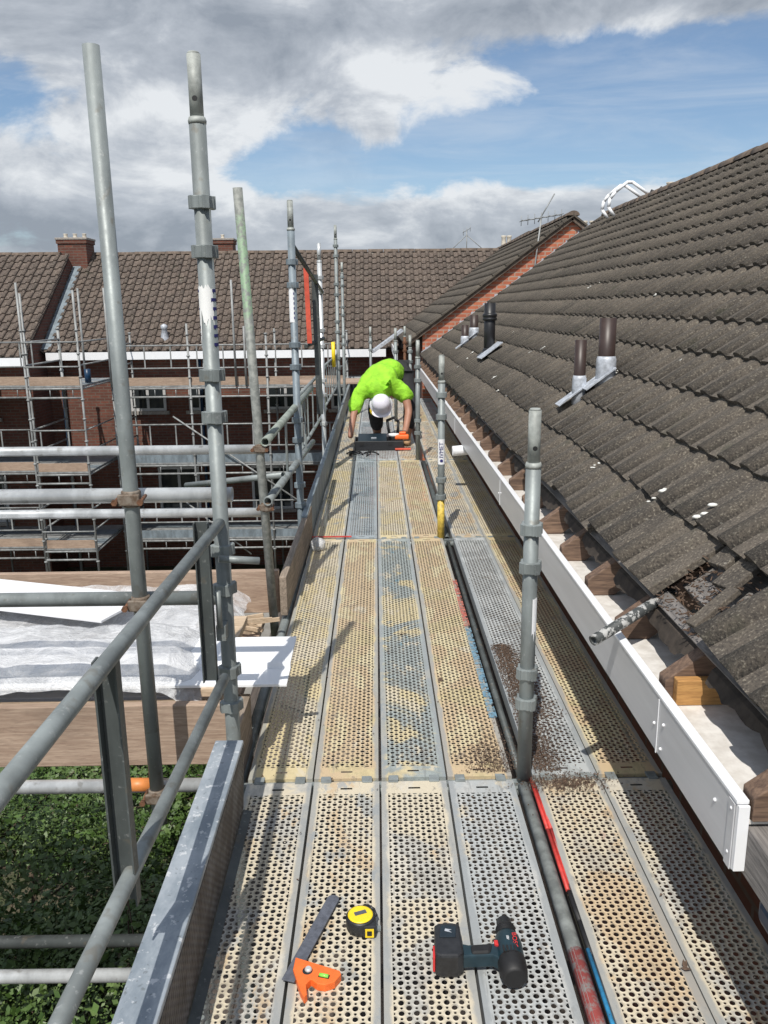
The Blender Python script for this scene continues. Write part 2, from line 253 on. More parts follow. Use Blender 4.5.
# ------------------------------------------------------------------ mesh builder
class MB:
    def __init__(s): s.v=[]; s.f=[]; s.sm=[]; s.mi=[]
    def add(s,vs,fs,smooth=False,mi=0):
        o=len(s.v); s.v+= [tuple(v) for v in vs]; s.f+=[tuple(i+o for i in f) for f in fs]; s.sm+=[smooth]*len(fs) if isinstance(smooth,bool) else smooth; s.mi+=[mi]*len(fs); return s
    def box(s,a,b,mi=0):
        (x0,y0,z0),(x1,y1,z1)=a,b
        return s.add([(x0,y0,z0),(x1,y0,z0),(x1,y1,z0),(x0,y1,z0),(x0,y0,z1),(x1,y0,z1),(x1,y1,z1),(x0,y1,z1)],[(0,3,2,1),(4,5,6,7),(0,1,5,4),(1,2,6,5),(2,3,7,6),(3,0,4,7)],mi=mi)
    def bar(s,p,q,wd,ht,upv=(0,0,1),mi=0):
        """box beam from p to q, wd across, ht along upv"""
        p,q=Vector(p),Vector(q); d=(q-p).normalized(); u=Vector(upv); sd=d.cross(u).normalized(); u=sd.cross(d).normalized()
        vs=[]
        for c in (p,q):
            for a,b_ in ((-1,-1),(1,-1),(1,1),(-1,1)): vs.append(c+sd*(a*wd/2)+u*(b_*ht/2))
        return s.add(vs,[(0,1,2,3)[::-1],(4,5,6,7),(0,1,5,4),(1,2,6,5),(2,3,7,6),(3,0,4,7)],mi=mi)
    def tube(s,p,q,r,n=14,r2=None,cap=True,hollow=0,mi=0):
        p,q=Vector(p),Vector(q); d=(q-p).normalized(); a=d.orthogonal().normalized(); b_=d.cross(a); r2=r if r2 is None else r2
        vs=[]; 
        for c,rr in ((p,r),(q,r2)):
            for i in range(n):
                t=2*math.pi*i/n; vs.append(c+a*(rr*math.cos(t))+b_*(rr*math.sin(t)))
        fs=[(i,(i+1)%n,n+(i+1)%n,n+i) for i in range(n)]; sm=[True]*n
        if hollow:
            vi=[c+ (v-c)*hollow for c,k in ((p,0),(q,n)) for v in vs[k:k+n]]
            o=len(vs); vs+=vi
            for i in range(n):
                j=(i+1)%n
                fs+= [(o+j,o+i,o+n+i,o+n+j),(j,i,o+i,o+j),(n+i,n+j,o+n+j,o+n+i)]; sm+=[True,False,False]
        elif cap: fs+=[tuple(range(n))[::-1],tuple(range(n,2*n))]; sm+=[False,False]
        return s.add(vs,fs,sm,mi)
    def path(s,pts,r,n=8,mi=0):
        for a,b_ in zip(pts[:-1],pts[1:]): s.tube(a,b_,r,n,mi=mi)
        for a in pts[1:-1]: s.ball(a,r,mi=mi)
        return s
    def ball(s,c,r,nu=10,nv=6,sc=(1,1,1),mi=0):
        vs=[];fs=[]
        for j in range(nv+1):
            ph=math.pi*j/nv
            for i in range(nu):
                t=2*math.pi*i/nu; vs.append((c[0]+r*sc[0]*math.sin(ph)*math.cos(t),c[1]+r*sc[1]*math.sin(ph)*math.sin(t),c[2]+r*sc[2]*math.cos(ph)))
        for j in range(nv):
            for i in range(nu): fs.append((j*nu+i,(j+1)*nu+i,(j+1)*nu+(i+1)%nu,j*nu+(i+1)%nu))
        return s.add(vs,fs,True,mi)
    def lathe(s,c,prof,n=16,ax='z',mi=0,lob=None):
        """prof: (radius, height) list"""
        vs=[];fs=[]
        for r,h in prof:
            for i in range(n):
                t=2*math.pi*i/n; rr=r*(lob[i%len(lob)] if lob else 1)
                x_,y_=rr*math.cos(t),rr*math.sin(t)
                vs.append({'z':(c[0]+x_,c[1]+y_,c[2]+h),'y':(c[0]+x_,c[1]+h,c[2]+y_),'x':(c[0]+h,c[1]+x_,c[2]+y_)}[ax])
        for k in range(len(prof)-1):
            for i in range(n): fs.append((k*n+i,k*n+(i+1)%n,(k+1)*n+(i+1)%n,(k+1)*n+i))
        sm=[not lob]*len(fs)
        fs+=[tuple(range(n))[::-1],tuple(range((len(prof)-1)*n,len(prof)*n))]; sm+=[False,False]
        return s.add(vs,fs,sm,mi)
    def prism(s,poly,z0,z1,mi=0):
        n=len(poly); vs=[(x_,y_,z0) for x_,y_ in poly]+[(x_,y_,z1) for x_,y_ in poly]
        return s.add(vs,[tuple(range(n))[::-1],tuple(range(n,2*n))]+[(i,(i+1)%n,n+(i+1)%n,n+i) for i in range(n)],mi=mi)
    def extr(s,poly,d,mi=0):
        n=len(poly); vs=[Vector(p) for p in poly]; vs+= [v+Vector(d) for v in vs]
        return s.add(vs,[tuple(range(n))[::-1],tuple(range(n,2*n))]+[(i,(i+1)%n,n+(i+1)%n,n+i) for i in range(n)],mi=mi)
    def build(s,name,mat,parent=None,bevel=0,fix=True):
        me=bpy.data.meshes.new(name); off=Vector((0,0,0))
        if parent is not None: off=wloc(parent)
        me.from_pydata([tuple(Vector(v)-off) for v in s.v],[],s.f)
        for m_ in (mat if isinstance(mat,(list,tuple)) else [mat]): me.materials.append(MATS[m_])
        me.polygons.foreach_set('use_smooth',s.sm); me.polygons.foreach_set('material_index',s.mi)
        if fix:
            bm=bmesh.new(); bm.from_mesh(me); bmesh.ops.recalc_face_normals(bm,faces=bm.faces); bm.to_mesh(me); bm.free()
        o=bpy.data.objects.new(name,me); COL.objects.link(o)
        if parent is not None: o.parent=parent
        if bevel:
            m_=o.modifiers.new('bevel','BEVEL'); m_.width=bevel; m_.segments=2; m_.limit_method='ANGLE'; m_.angle_limit=R(50)
        return o
def wloc(o):
    v=Vector(o.location)
    while o.parent is not None: o=o.parent; v=v+Vector(o.location)
    return v
def empty(name,loc,label=None,cat=None,group=None):
    o=bpy.data.objects.new(name,None); o.location=loc; o.empty_display_size=.1; COL.objects.link(o)
    return tag(o,label,cat,group)
def tag(o,label=None,cat=None,group=None,kind=None):
    if label: o['label']=label
    if cat: o['category']=cat
    if group: o['group']=group
    if kind: o['kind']=kind
    return o
def struct(o): o['kind']='structure'; return o
def copy_tree(o,loc):
    c=o.copy(); COL.objects.link(c); c.location=loc
    for ch in o.children:
        d=ch.copy(); COL.objects.link(d); d.parent=c
        for g in ch.children: e_=g.copy(); COL.objects.link(e_); e_.parent=d
    return c
# ------------------------------------------------------------------ setting
GZ=-5.3
m=MB(); m.add([(-400,-200,GZ),(400,-200,GZ),(400,900,GZ),(-400,900,GZ)],[(0,1,2,3)]); struct(m.build('ground','grass_ground'))
m=MB(); m.box((-7.5,14,GZ-.1),(2,19.3,GZ+.03)); struct(m.build('path','concrete_path'))
# ------------------------------------------------------------------ tiled roofs
WU=[0,.02,.43,.45,.475,.55,.64,.78,.90,.94,.958,.999]
WH=[-.12,.0,.04,-.14,-.12,.74,.96,1.0,.84,.60,-.14,-.12]
def wave(u,h):
    u=min(u%1.0,.999)
    for i in range(len(WU)-1):
        if u<=WU[i+1]: return h*(WH[i]+(WH[i+1]-WH[i])*(u-WU[i])/(WU[i+1]-WU[i]))
    return h*WH[-1]
SAMP=WU
def tile_roof(m,O,A,U,Nn,Ln,ncourse,gauge,pitch,h,step,jit=.0025,waves=2,samp=SAMP,cb=None,cut=None,lap=.03,rng=None):
    O,A,U,Nn=Vector(O),Vector(A),Vector(U),Vector(Nn); rng=rng or random.Random(3)
    wd=pitch*waves; nt_=int(Ln/wd)
    for k in range(ncourse):
        for i in range(nt_):
            s0=i*wd; t0=k*gauge+rng.uniform(-jit,jit)*2; t1=(k+1)*gauge+lap; dz=rng.uniform(-jit,jit); rot=rng.uniform(-jit,jit)*2; sh=0
            if cut and cut(s0+wd/2,k): continue
            if cb:
                r_=cb(k,i,s0)
                if r_=='skip': continue
                if r_: sh,t0a,dza,rota=r_; t0+=t0a; dz+=dza; rot+=rota
            ss=[(q+u)*pitch for q in range(waves) for u in samp]
            top0=[];top1=[];bot0=[]
            for s_ in ss:
                wv=wave(s_/pitch,h); g=s0+sh+s_*(1-.006)
                tt=t0+rot*(s_-wd/2)*8
                top0.append(O+A*g+U*tt+Nn*(step+wv+dz)); top1.append(O+A*g+U*t1+Nn*(wv+.001+dz*.3)); bot0.append(O+A*g+U*(tt+.004)+Nn*(wv*.75+dz-.004))
            n=len(ss); fs=[(j,j+1,n+j+1,n+j) for j in range(n-1)]; sm=[.47<((ss[j]+ss[j+1])/2/pitch)%1<.93 for j in range(n-1)]
            fs+=[(2*n+j,2*n+j+1,j+1,j) for j in range(n-1)]; sm+=[False]*(n-1)
            vs=top0+top1+bot0+[O+A*(s0+sh)+U*t1-Nn*.015,O+A*(s0+sh+wd*(1-.006))+U*t1-Nn*.015]
            fs+=[(0,n,3*n,2*n),(n-1,3*n-1,3*n+1,2*n-1)]; sm+=[False,False]
            m.add(vs,fs,sm)
SL=math.atan(.736); cs,sn=math.cos(SL),math.sin(SL)
EX,EZ=.855,.69
U1=Vector((cs,0,sn)); N1=Vector((-sn,0,cs))
YW=16.5
house=empty('terraced_house',(2.5,8,GZ),'house beside the walkway with a big brown tiled roof above open rafter ends','house')
rngn=random.Random(11)
def near_cb(k,i,s0):
    if k==0:
        y_=s0+.2
        if y_<5.4:
            j=round((y_)/.38)
            if i in (5,): return 'skip'
            return ({7:.030,8:.012,9:.004,12:.02}.get(i,rngn.uniform(-.005,.005)),rngn.choice([0,.0,-.012,.02]),rngn.uniform(-.002,.004),rngn.uniform(-.006,.006))
    if k==0 and i>40: return None
    return None
m=MB(); NC=16
GA=(4.24-EX)/cs/NC
tile_roof(m,(EX,.22,EZ),(0,1,0),U1,N1,YW-.22,1,GA,.19,.025,.024,jit=.0032,cb=near_cb)
tile_roof(m,Vector((EX,.03,EZ))+U1*GA,(0,1,0),U1,N1,YW-.03,NC-1,GA,.19,.025,.025,jit=.003)
roof=m.build('roof','roof_tile',house,fix=False)
m=MB()
# broken half tile and rubble left in the eave gap
for (y_,t_,w_) in ((2.28,.16,.10),(2.41,.20,.09),(2.2,.02,.05)):
    p=Vector((EX,y_,EZ))+U1*t_+N1*.0
    m.bar(p,p+U1*.16+Vector((0,.03,0)),w_,.018,N1)
m.build('broken_tile','roof_tile',roof,.003)
m=MB(); rg=random.Random(5)
for i in range(260):
    p=Vector((EX,2.13+rg.random()*.36,EZ))+U1*rg.uniform(.0,.26)-N1*rg.uniform(.0,.02); d=Vector((rg.gauss(0,1),rg.gauss(0,1),rg.gauss(0,.3))).normalized()*rg.uniform(.006,.022)
    m.bar(p,p+d,.003,.003)
tag(m.build('nest_debris','dirt_bits',house),kind='stuff')
# sub-roof sheet added under the tiles to block light
m=MB(); a=Vector((EX+.05,.0,EZ))-N1*.03+U1*.06; m.extr([a,a+Vector((0,YW,0)),a+Vector((0,YW,0))+U1*4.07,a+U1*4.07],-N1*.05); m.build('light_block_sheet','old_timber',house)
# batten edge seen along the eave
m=MB(); a=Vector((EX+.03,.2,EZ))-N1*.022
m.bar(a,a+Vector((0,YW-.3,0)),.05,.022,N1); m.build('tiling_batten','old_timber',house)
# back slope
m=MB(); m.extr([(4.24,0,3.17),(4.24,YW,3.17),(7.8,YW,.6),(7.8,0,.6)],(0,0,-.06)); m.build('back_roof','roof_tile',house)
def ridge(m,p,q,r=.11,seg=.45,sag=.01,seed=1):
    p,q=Vector(p),Vector(q); Ln=(q-p).length; d=(q-p)/Ln; sd=d.cross(Vector((0,0,1))).normalized(); rg=random.Random(seed); n=int(Ln/seg)
    for i in range(n):
        a=p+d*(i*seg+.004); b_=p+d*((i+1)*seg-.008); dz=rg.uniform(-sag,sag)*.6
        vs=[]
        for c,rr in ((a,r*1.04),(b_,r)):
            for j in range(9):
                t=math.pi*j/8; vs.append(c+sd*(rr*math.cos(t))+Vector((0,0,rr*math.sin(t)*.75+dz)))
        fs=[(j,j+1,9+j+1,9+j) for j in range(8)]; m.add(vs,fs+[tuple(range(9)),tuple(range(9,18))],[True]*8+[False]*2)
m=MB(); ridge(m,(4.27,.0,3.17),(4.27,YW,3.17),.12); m.build('ridge_tiles','ridge_tile',house)
# pale marks on tiles
m=MB(); rg=random.Random(9)
def droppings(m,spots):
    for (s_,t_,l_) in spots:
        p=Vector((EX,s_,EZ))+U1*t_+N1*.040
        for q in range(5):
            o=Vector((rg.gauss(0,.02*l_),rg.gauss(0,.01),0)); pp=p+U1*o.x+Vector((0,o.y,0))
            m.ball(pp-N1*.012,.004+.006*rg.random()*l_,6,4,(1.6,1,.6))
droppings(m,[(rg.uniform(1.8,12),rg.uniform(.2,3.9),rg.uniform(.5,1.0)) for _ in range(26)]+[(2.72,.30,1.6),(2.0,.35,2.0),(3.1,.28,1.6),(5.2,.8,1.6)])
tag(m.build('bird_droppings','bird_dropping',roof),kind='stuff')
# walls
m=MB(); m.box((1.22,.0,GZ),(1.46,YW,.42)); m.build('wall','brick_gable',house)
m=MB(); m.box((1.46,.0,GZ),(7.6,.24,.40)); m.build('end_wall','brick_wall',house)
# fascia, soffit, rafters
FX=.745
m=MB()
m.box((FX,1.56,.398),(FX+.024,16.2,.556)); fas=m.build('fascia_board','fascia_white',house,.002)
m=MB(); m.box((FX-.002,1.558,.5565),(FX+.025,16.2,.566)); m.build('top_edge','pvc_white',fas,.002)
m=MB(); m.box((FX+.001,1.552,.400),(FX+.025,1.5595,.555)); m.build('end_cap','pvc_white',fas,.001)
for y_ in (2.05,5.0,8.0):
    m=MB(); m.box((FX-.003,y_,.396),(FX-.0005,y_+.006,.553)); m.build('joint_strip','pvc_white',fas,.001)
m=MB(); m.box((FX-.003,1.565,.396),(FX-.0005,1.595,.553)); m.build('joint_strip','fascia_white',fas,.001)
for y_,z_ in ((1.58,.535),(1.58,.43),(1.665,.50),(2.01,.50),(2.08,.47),(2.02,.425),(4.96,.48),(5.05,.46)):
    m=MB(); m.lathe((FX-.0035,y_,z_),[(.0012,-.002),(.0042,0),(.005,.004)],12,'x'); m.build('nail_cap','pvc_white',fas)
m=MB(); y_=1.56
while y_<16.2:
    m.box((FX+.0245,y_,.508),(1.22,min(16.2,y_+3.0)-.004,.518)); y_+=3.0
m.build('soffit_board','soffit_dusty',house)
rg=random.Random(21)
raf=[1.55,2.115,2.55,2.98,3.42,3.86,4.39,4.85,5.3,5.8,6.28,6.75,7.25,7.75,8.25,8.75,9.25,9.75,10.25,10.75,11.25,11.75,12.3,12.8,13.3,13.8,14.4,15.0,15.6]
for i,y_ in enumerate(raf):
    m=MB(); x0=.774+rg.uniform(-.0,.008); zt=EZ-.736*(EX-x0)-.076; tw=.047+rg.uniform(0,.014)
    # rafter tail with a plumb-cut end, following the roof slope
    x1=1.75; dz=.736*(x1-x0); hh=.125 if i%3 else .10
    zt+=.02; m.extr([(x0,y_,.519),(x0+.10,y_,.519),(x1,y_,zt-hh+dz),(x1,y_,zt+dz),(x0,y_,zt)],(0,tw,0)); m.build('rafter','rafter_timber',house,.003)
    if i in (1,):
        m=MB(); m.box((.80,y_-.034,.519),(1.2,y_-.003,.592)); m.build('packing_timber','fresh_timber',house,.003)
m=MB(); k=0; y_=.3; vs=[];fs=[]
while y_<16.2:
    zz=EZ-.736*(EX-.875)-.062; dd=.035+.055*abs(noise.noise(Vector((y_*2.3,1,1))))*2+.02*noise.noise(Vector((y_*17,4,1)))
    xo=.01*noise.noise(Vector((y_*6,9,1)))
    vs+=[(.93,y_,zz+.040),(.872,y_,zz+.0),(.868+xo-dd*.25,y_,zz-dd*.75)]; y_+=.03; k+=1
for i in range(k-1):
    a=3*i
    if i%29<3: continue
    fs+=[(a,a+1,a+4,a+3),(a+1,a+2,a+5,a+4)]
m.add(vs,fs); m.build('torn_felt','torn_felt',house)
m=MB(); m.box((.7705,.35,.385),(1.12,1.578,.50)); old=m.build('old_fascia_timber','old_timber',house,.006)
m=MB(); m.box((.79,1.2,.30),(.86,1.53,.365)); m.build('dark_blue_box','navy_blue',house,.02)  # dark blue box below the near end of the old timber
m=MB(); m.tube((.66,7.3,.345),(.90,7.3,.365),.045,16,hollow=.85); m.build('overflow_pipe','pvc_white',house)
# vent pipes through the roof (parts of the house)
def pipe(x_,y_,z0,z1,r,mat,fl,fh,sleeve='lead',cowl=False):
    m=MB(); m.tube((x_,y_,z0-.1),(x_,y_,z1),r,18,hollow=.88)
    if cowl: m.lathe((x_,y_,z1-.20),[(r,0),(r*1.28,.01),(r*1.3,.03),(r*1.12,.04),(r*1.3,.05),(r*1.28,.075),(r,.09)],18)
    o=m.build('vent_pipe',mat,house)
    m=MB(); m.lathe((x_,y_,z0-.12),[(r*1.25,0),(r*1.2,fh+.10),(r*1.05,fh+.12)],18)
    a=Vector((x_,y_,z0))+N1*.045; m.extr([a-U1*.13-Vector((0,r*1.5,0)),a-U1*.13+Vector((0,r*1.5,0)),a+U1*.09+Vector((0,r*1.5,0)),a+U1*.09-Vector((0,r*1.5,0))],N1*.008)
    m.build('flashing',sleeve,o); return o
pipe(1.262,5.26,1.01,1.371,.036,'brown_pipe',0,.145); pipe(1.405,5.19,1.115,1.502,.05,'brown_pipe',0,.16)
pipe(1.315,9.92,1.05,1.617,.065,'black_pipe',0,.06,'black_pipe',True)
pipe(1.285,12.37,1.03,1.324,.05,'brown_pipe',0,.14); pipe(1.43,12.5,1.135,1.461,.06,'brown_pipe',0,.15)
m=MB(); a=Vector((1.20,9.7,.965))+N1*.052; m.bar(a,a+Vector((0,.01,0))+U1*.30,.34,.01,N1); m.build('vent_base_flashing','lead',house)
# own chimney behind the ridge
def pot(m,x_,y_,z_,s_=1,h=.32): m.lathe((x_,y_,z_),[(.11*s_,0),(.095*s_,.04),(.085*s_,h*.7),(.10*s_,h*.85),(.105*s_,h),(.075*s_,h),(.07*s_,h-.04)],14)
def chimney(parent,x0,x1,y0,y1,z0,z1,npot,mat='brick_wall'):
    m=MB(); m.box((x0,y0,z0),(x1,y1,z1-.16)); m.box((x0-.03,y0-.03,z1-.16),(x1+.03,y1+.03,z1-.06)); c=m.build('chimney',mat,parent)
    m=MB(); m.box((x0-.05,y0-.05,z1-.06),(x1+.05,y1+.05,z1)); m.build('coping','mortar',c,.01)
    for i in range(npot):
        m=MB(); pot(m,x0+(x1-x0)*(i+.5)/npot,(y0+y1)/2,z1,.6,.13); m.build('chimney_pot','clay_pot',c)
chimney(house,4.45,5.15,13.6,14.2,2.5,3.30,2)
# ------------------------------------------------------------------ raised neighbouring house, gable step facing us
nh=empty('terraced_house',(2.2,20,GZ),'neighbouring house with the raised roof and orange brick stepped gable behind the vent pipes','house')
RX,RZ=3.68,3.19; RS=.732; sR=math.atan(RS); U2=Vector((math.cos(sR),0,math.sin(sR))); N2=Vector((-math.sin(sR),0,math.cos(sR)))
ex2=.55; ez2=RZ-RS*(RX-ex2); LN2=(RX-ex2)/math.cos(sR); G2=LN2/13
m=MB(); tile_roof(m,(ex2,YW-.1,ez2),(0,1,0),U2,N2,10.5,13,G2,.19,.036,.034,jit=.002,samp=[0,.43,.475,.55,.64,.80,.94,.958,.999]); m.build('roof','roof_tile',nh,fix=False)
m=MB(); m.extr([(ex2+.05,YW+.27,ez2-.04),(RX,YW+.27,RZ-.04),(RX+3.4,YW+.27,RZ-2.5),(RX+3.4,YW+.27,RZ-2.7),(RX,YW+.27,RZ-.3),(ex2+.3,YW+.27,ez2-.1)],(0,9.8,0)); m.build('roof_underside','roof_tile',nh)
m=MB(); m.extr([(RX,YW-.1,RZ+.02),(RX+3.4,YW-.1,RZ-2.46),(RX+3.4,YW-.1,RZ-2.42),(RX,YW-.1,RZ+.06)],(0,10.4,0)); m.build('back_roof','roof_tile',nh)
m=MB(); m.extr([(ex2+.35,YW+.02,GZ),(RX+3.2,YW+.02,GZ),(RX+3.2,YW+.02,.5),(RX,YW+.02,RZ-.06),(ex2+.35,YW+.02,ez2+.2)],(0,.22,0)); m.build('gable_wall','brick_orange',nh)
m=MB()
m.bar((ex2,YW-.02,ez2-.05),(RX+.02,YW-.02,RZ-.035),.09,.07,N2); m.bar((RX,YW-.02,RZ-.03),(RX+.5,YW-.02,RZ-.40),.09,.07); m.build('verge_trim','ridge_tile',nh,.005)
# stepped lead flashing up the gable foot
m=MB(); k=0; x_=.95
while x_<3.9:
    zz=EZ+.736*(x_-EX)+.02; m.box((x_,YW+.005,zz-.05),(x_+.235,YW+.016,zz+.055)); m.box((x_+.1,YW+.002,zz+.03),(x_+.21,YW+.013,zz+.11)); x_+=.22
a=Vector((.87,YW-.10,.735))
m.bar(a,a+U1*3.95,.15,.012,N1); m.build('step_flashing','lead',nh)
m=MB(); ridge(m,(RX+.02,YW-.1,RZ+.02),(RX+.02,27,RZ+.02),.11,seed=4); m.build('ridge_tiles','ridge_tile',nh)
m=MB(); m.box((ex2+.35,YW+.3,GZ),(ex2+.6,24,ez2)); m.build('wall','brick_gable',nh)
m=MB(); m.box((.40,YW+.6,.50),(.43,22,.68)); m.build('fascia_board','pvc_white',nh)
# tv aerials
def aerial(base,h,spread,label,nel=6,tilt=(0,0)):
    t=empty('tv_aerial',base,label,'aerial','tv aerials on the roofs')
    m=MB(); top=Vector(base)+Vector((tilt[0],tilt[1],h)); m.tube(base,top,.014,8); m.build('mast','distant_steel',t)
    m=MB(); a=top+Vector((-spread*.5,0,-.05)); b_=top+Vector((spread*.5,0,.06)); m.tube(a,b_,.010,6)
    for i in range(nel):
        p=a.lerp(b_,i/(nel-1)); m.tube(p-Vector((0,.18,.0)),p+Vector((0,.18,0)),.006,6); m.tube(p-Vector((.0,0,.09)),p+Vector((0,0,.09)),.006,6)
    m.build('elements','distant_steel',t); return t
t=aerial((2.95,16.46,1.75),1.42,.75,'tv aerial clipped to the orange brick gable with a tall thin mast',7,(.16,0))
m=MB(); m.tube((3.05,16.46,3.1),(3.35,16.5,3.6),.012,6); m.build('brace','distant_steel',t)
t=aerial((2.70,25.8,3.0),.75,.2,'thin aerial standing on the ridge of the far roof left of the gable',3)
m=MB(); m.tube((2.70,25.8,3.62),(2.15,25.8,3.12),.012,6); m.tube((2.70,25.8,3.62),(3.3,25.8,3.12),.012,6); m.build('stay','distant_steel',t)
# white roof ladder hooks over our ridge
t=empty('roof_ladder',(3.9,14.3,3.0),'white bent hook end of a roof ladder over the ridge tiles','ladder')
for dy in (0,.38):
    m=MB(); y_=14.0+dy; z_=3.05
    m.path([(3.80,y_,z_-.10),(3.70,y_,z_+.03),(3.72,y_,z_+.16),(3.80,y_,z_+.26),(3.98,y_,z_+.40),(4.06,y_,z_+.40),(4.36,y_,z_+.20),(4.44,y_,z_+.20),(4.50,y_,z_+.30)],.026,8); m.build('hook','pvc_white',t)
m=MB(); m.tube((4.0,14.0,3.45),(4.0,14.38,3.45),.020,8); m.build('rung','pvc_white',t)
m=MB(); m.path([(4.34,13.95,3.31),(4.44,13.95,3.27),(4.52,13.95,3.36)],.03,8); m.build('rubber_pad','black_rubber',t)
# ------------------------------------------------------------------ far terrace: main range and forward left house
fh=empty('terraced_house',(-2,24,GZ),'far brick terrace facing us behind scaffolding, long brown tiled roof across the view','house')
FS=.735; sF=math.atan(FS); UF=Vector((0,math.cos(sF),math.sin(sF))); NF=Vector((0,-math.sin(sF),math.cos(sF)))
FY,FZ,RYF=22.0,.56,25.5
gF=(RYF-FY)/math.cos(sF)/15
m=MB(); tile_roof(m,(-9.0,FY-.08,FZ),(1,0,0),UF,NF,13.4,15,gF,.235,.045,.034,jit=.005,waves=1,samp=[0,.43,.475,.55,.64,.80,.94,.958,.999]); m.build('roof','far_roof_tile',fh,fix=False)
m=MB(); m.extr([(-9,FY,FZ-.04),(-9,RYF,FZ+FS*(RYF-FY)-.04),(-9,RYF+3.5,FZ-.04)],(13.4,0,0)); m.build('roof_underside','far_roof_tile',fh)
RZF=FZ+FS*(RYF-FY)+.02
m=MB(); ridge(m,(-9.2,RYF,RZF),(4.4,RYF,RZF),.11,seed=6); m.build('ridge_tiles','ridge_tile',fh)
m=MB(); m.box((-9,FY+.3,GZ),(4.2,FY+.55,FZ-.03)); m.build('wall','brick_wall',fh)
m=MB(); m.box((-8.45,FY-.1,FZ-.20),(.25,FY-.06,FZ-.005)); m.build('gutter','pvc_white',fh)
m=MB(); m.box((-8.45,FY-.055,FZ-.19),(.25,FY+.3,FZ-.17)); m.build('soffit_board','pvc_white',fh)
m=MB(); m.tube((-4.6,FY+.2,GZ),(-4.6,FY+.2,FZ-.2),.04,8); m.build('downpipe','navy_blue',fh)
m=MB(); m.tube((-8.2,FY+.2,GZ),(-8.2,FY+.2,FZ-.2),.04,8); m.build('downpipe','navy_blue',fh)
def window(parent,x0,x1,z0,z1,y_,ndiv=2):
    m=MB(); t_=.07
    m.box((x0,y_-.03,z0),(x1,y_+.02,z0+t_)); m.box((x0,y_-.03,z1-t_),(x1,y_+.02,z1))
    for i in range(ndiv+1):
        c=x0+(x1-x0-t_)*i/ndiv; m.box((c,y_-.028,z0+t_),(c+t_,y_+.02,z1-t_))
    f=m.build('window','window_frame',parent)
    m=MB(); m.box((x0+.02,y_+.0,z0+.02),(x1-.02,y_+.012,z1-.02)); m.build('pane','glass_dark',f)
    m=MB(); m.box((x0-.08,y_-.08,z0-.09),(x1+.08,y_+.01,z0-.003)); m.build('sill','mortar',f)
for x0,x1 in ((-6.5,-5.55),(-4.95,-4.35),(-2.9,-1.9),(-1.2,-.3)): window(fh,x0,x1,-1.0,-.15,FY+.28)
for x0,x1 in ((-5.9,-4.8),(-3.4,-2.3),(-1.6,-.6)): window(fh,x0,x1,-3.7,-2.5,FY+.28)
# skylight / figure-like vent on the far roof
m=MB(); p=gy(165,340,22.35); m.lathe((p.x,p.y,p.z-.15),[(.14,0),(.11,.2),(.07,.42),(.09,.44),(.09,.52),(.02,.56)],10); m.build('roof_vent','lead',fh)
p=gy(168,352,22.2)
chimney(fh,-5.15,-4.45,27.6,28.2,2.4,3.75,1)
m=MB(); rg=random.Random(4)
lf=empty('terraced_house',(-11,22,GZ),'left house of the far terrace, set forward, with a dark brick gable and a chimney','house')
LY,LZ,LRY=20.9,.50,24.7; LX1=-8.55; sL=math.atan((3.10-LZ)/(LRY-LY)); UL=Vector((0,math.cos(sL),math.sin(sL))); NL=Vector((0,-math.sin(sL),math.cos(sL)))
m=MB(); gL=(LRY-LY)/math.cos(sL)/13
tile_roof(m,(LX1-.235*20,LY-.08,LZ),(1,0,0),UL,NL,.235*20+.01,13,gL,.235,.045,.034,jit=.005,waves=1,samp=[0,.43,.475,.55,.64,.80,.94,.958,.999]); m.build('roof','far_roof_tile',lf,fix=False)
m=MB(); m.extr([(-13.3,LY,LZ-.04),(-13.3,LRY,3.05),(-13.3,LRY+3.8,LZ-.04)],(13.3+LX1-.06,0,0)); m.build('roof_underside','far_roof_tile',lf)
m=MB(); ridge(m,(-13.3,LRY,3.12),(LX1,LRY,3.12),.11,seed=8); m.build('ridge_tiles','ridge_tile',lf)
m=MB(); m.extr([(LX1-.24,LY+.3,GZ),(LX1-.24,LY+.3,LZ+.1),(LX1-.24,LRY,3.0),(LX1-.24,LRY+3.5,.6),(LX1-.24,LRY+3.5,GZ)],(.2,0,0)); m.build('gable_wall','brick_gable',lf)
m=MB(); m.box((-13.3,LY+.3,GZ),(LX1-.245,LY+.54,LZ)); m.build('wall','brick_wall',lf)
m=MB(); m.box((-13.3,LY-.1,LZ-.20),(LX1-.02,LY-.06,LZ-.005)); m.build('gutter','pvc_white',lf)
m=MB(); a=Vector((LX1+.10,FY,FZ))+NF*.10; m.bar(a,a+UF*4.2,.22,.02,NF); m.build('valley_flashing','blue_grey_steel',lf)
for x0,x1 in ((-12.3,-11.2),(-10.4,-9.5)): window(lf,x0,x1,-1.0,-.2,LY+.28); window(lf,x0,x1,-3.7,-2.5,LY+.28)
chimney(lf,-8.95,-8.15,24.9,25.6,2.6,3.60,3)
# distant roofs peeping over the ridge
db=empty('distant_house',(7.5,40,GZ),'low distant roof and row of chimney pots just over the ridge right of the aerial','house')
m=MB(); m.extr([(5.4,40,GZ),(5.4,40,4.05),(7,40,4.9),(12,40,4.9),(12,40,GZ)],(0,2,0)); m.build('wall','far_roof_tile',db)
for x_ in (5.9,6.15,6.8,8.3,8.6,9.1,9.6,9.9):
    m=MB(); pot(m,x_,40.2,4.3 if x_<7 else 4.9,1.1,.42); m.build('chimney_pot','clay_pot',db)
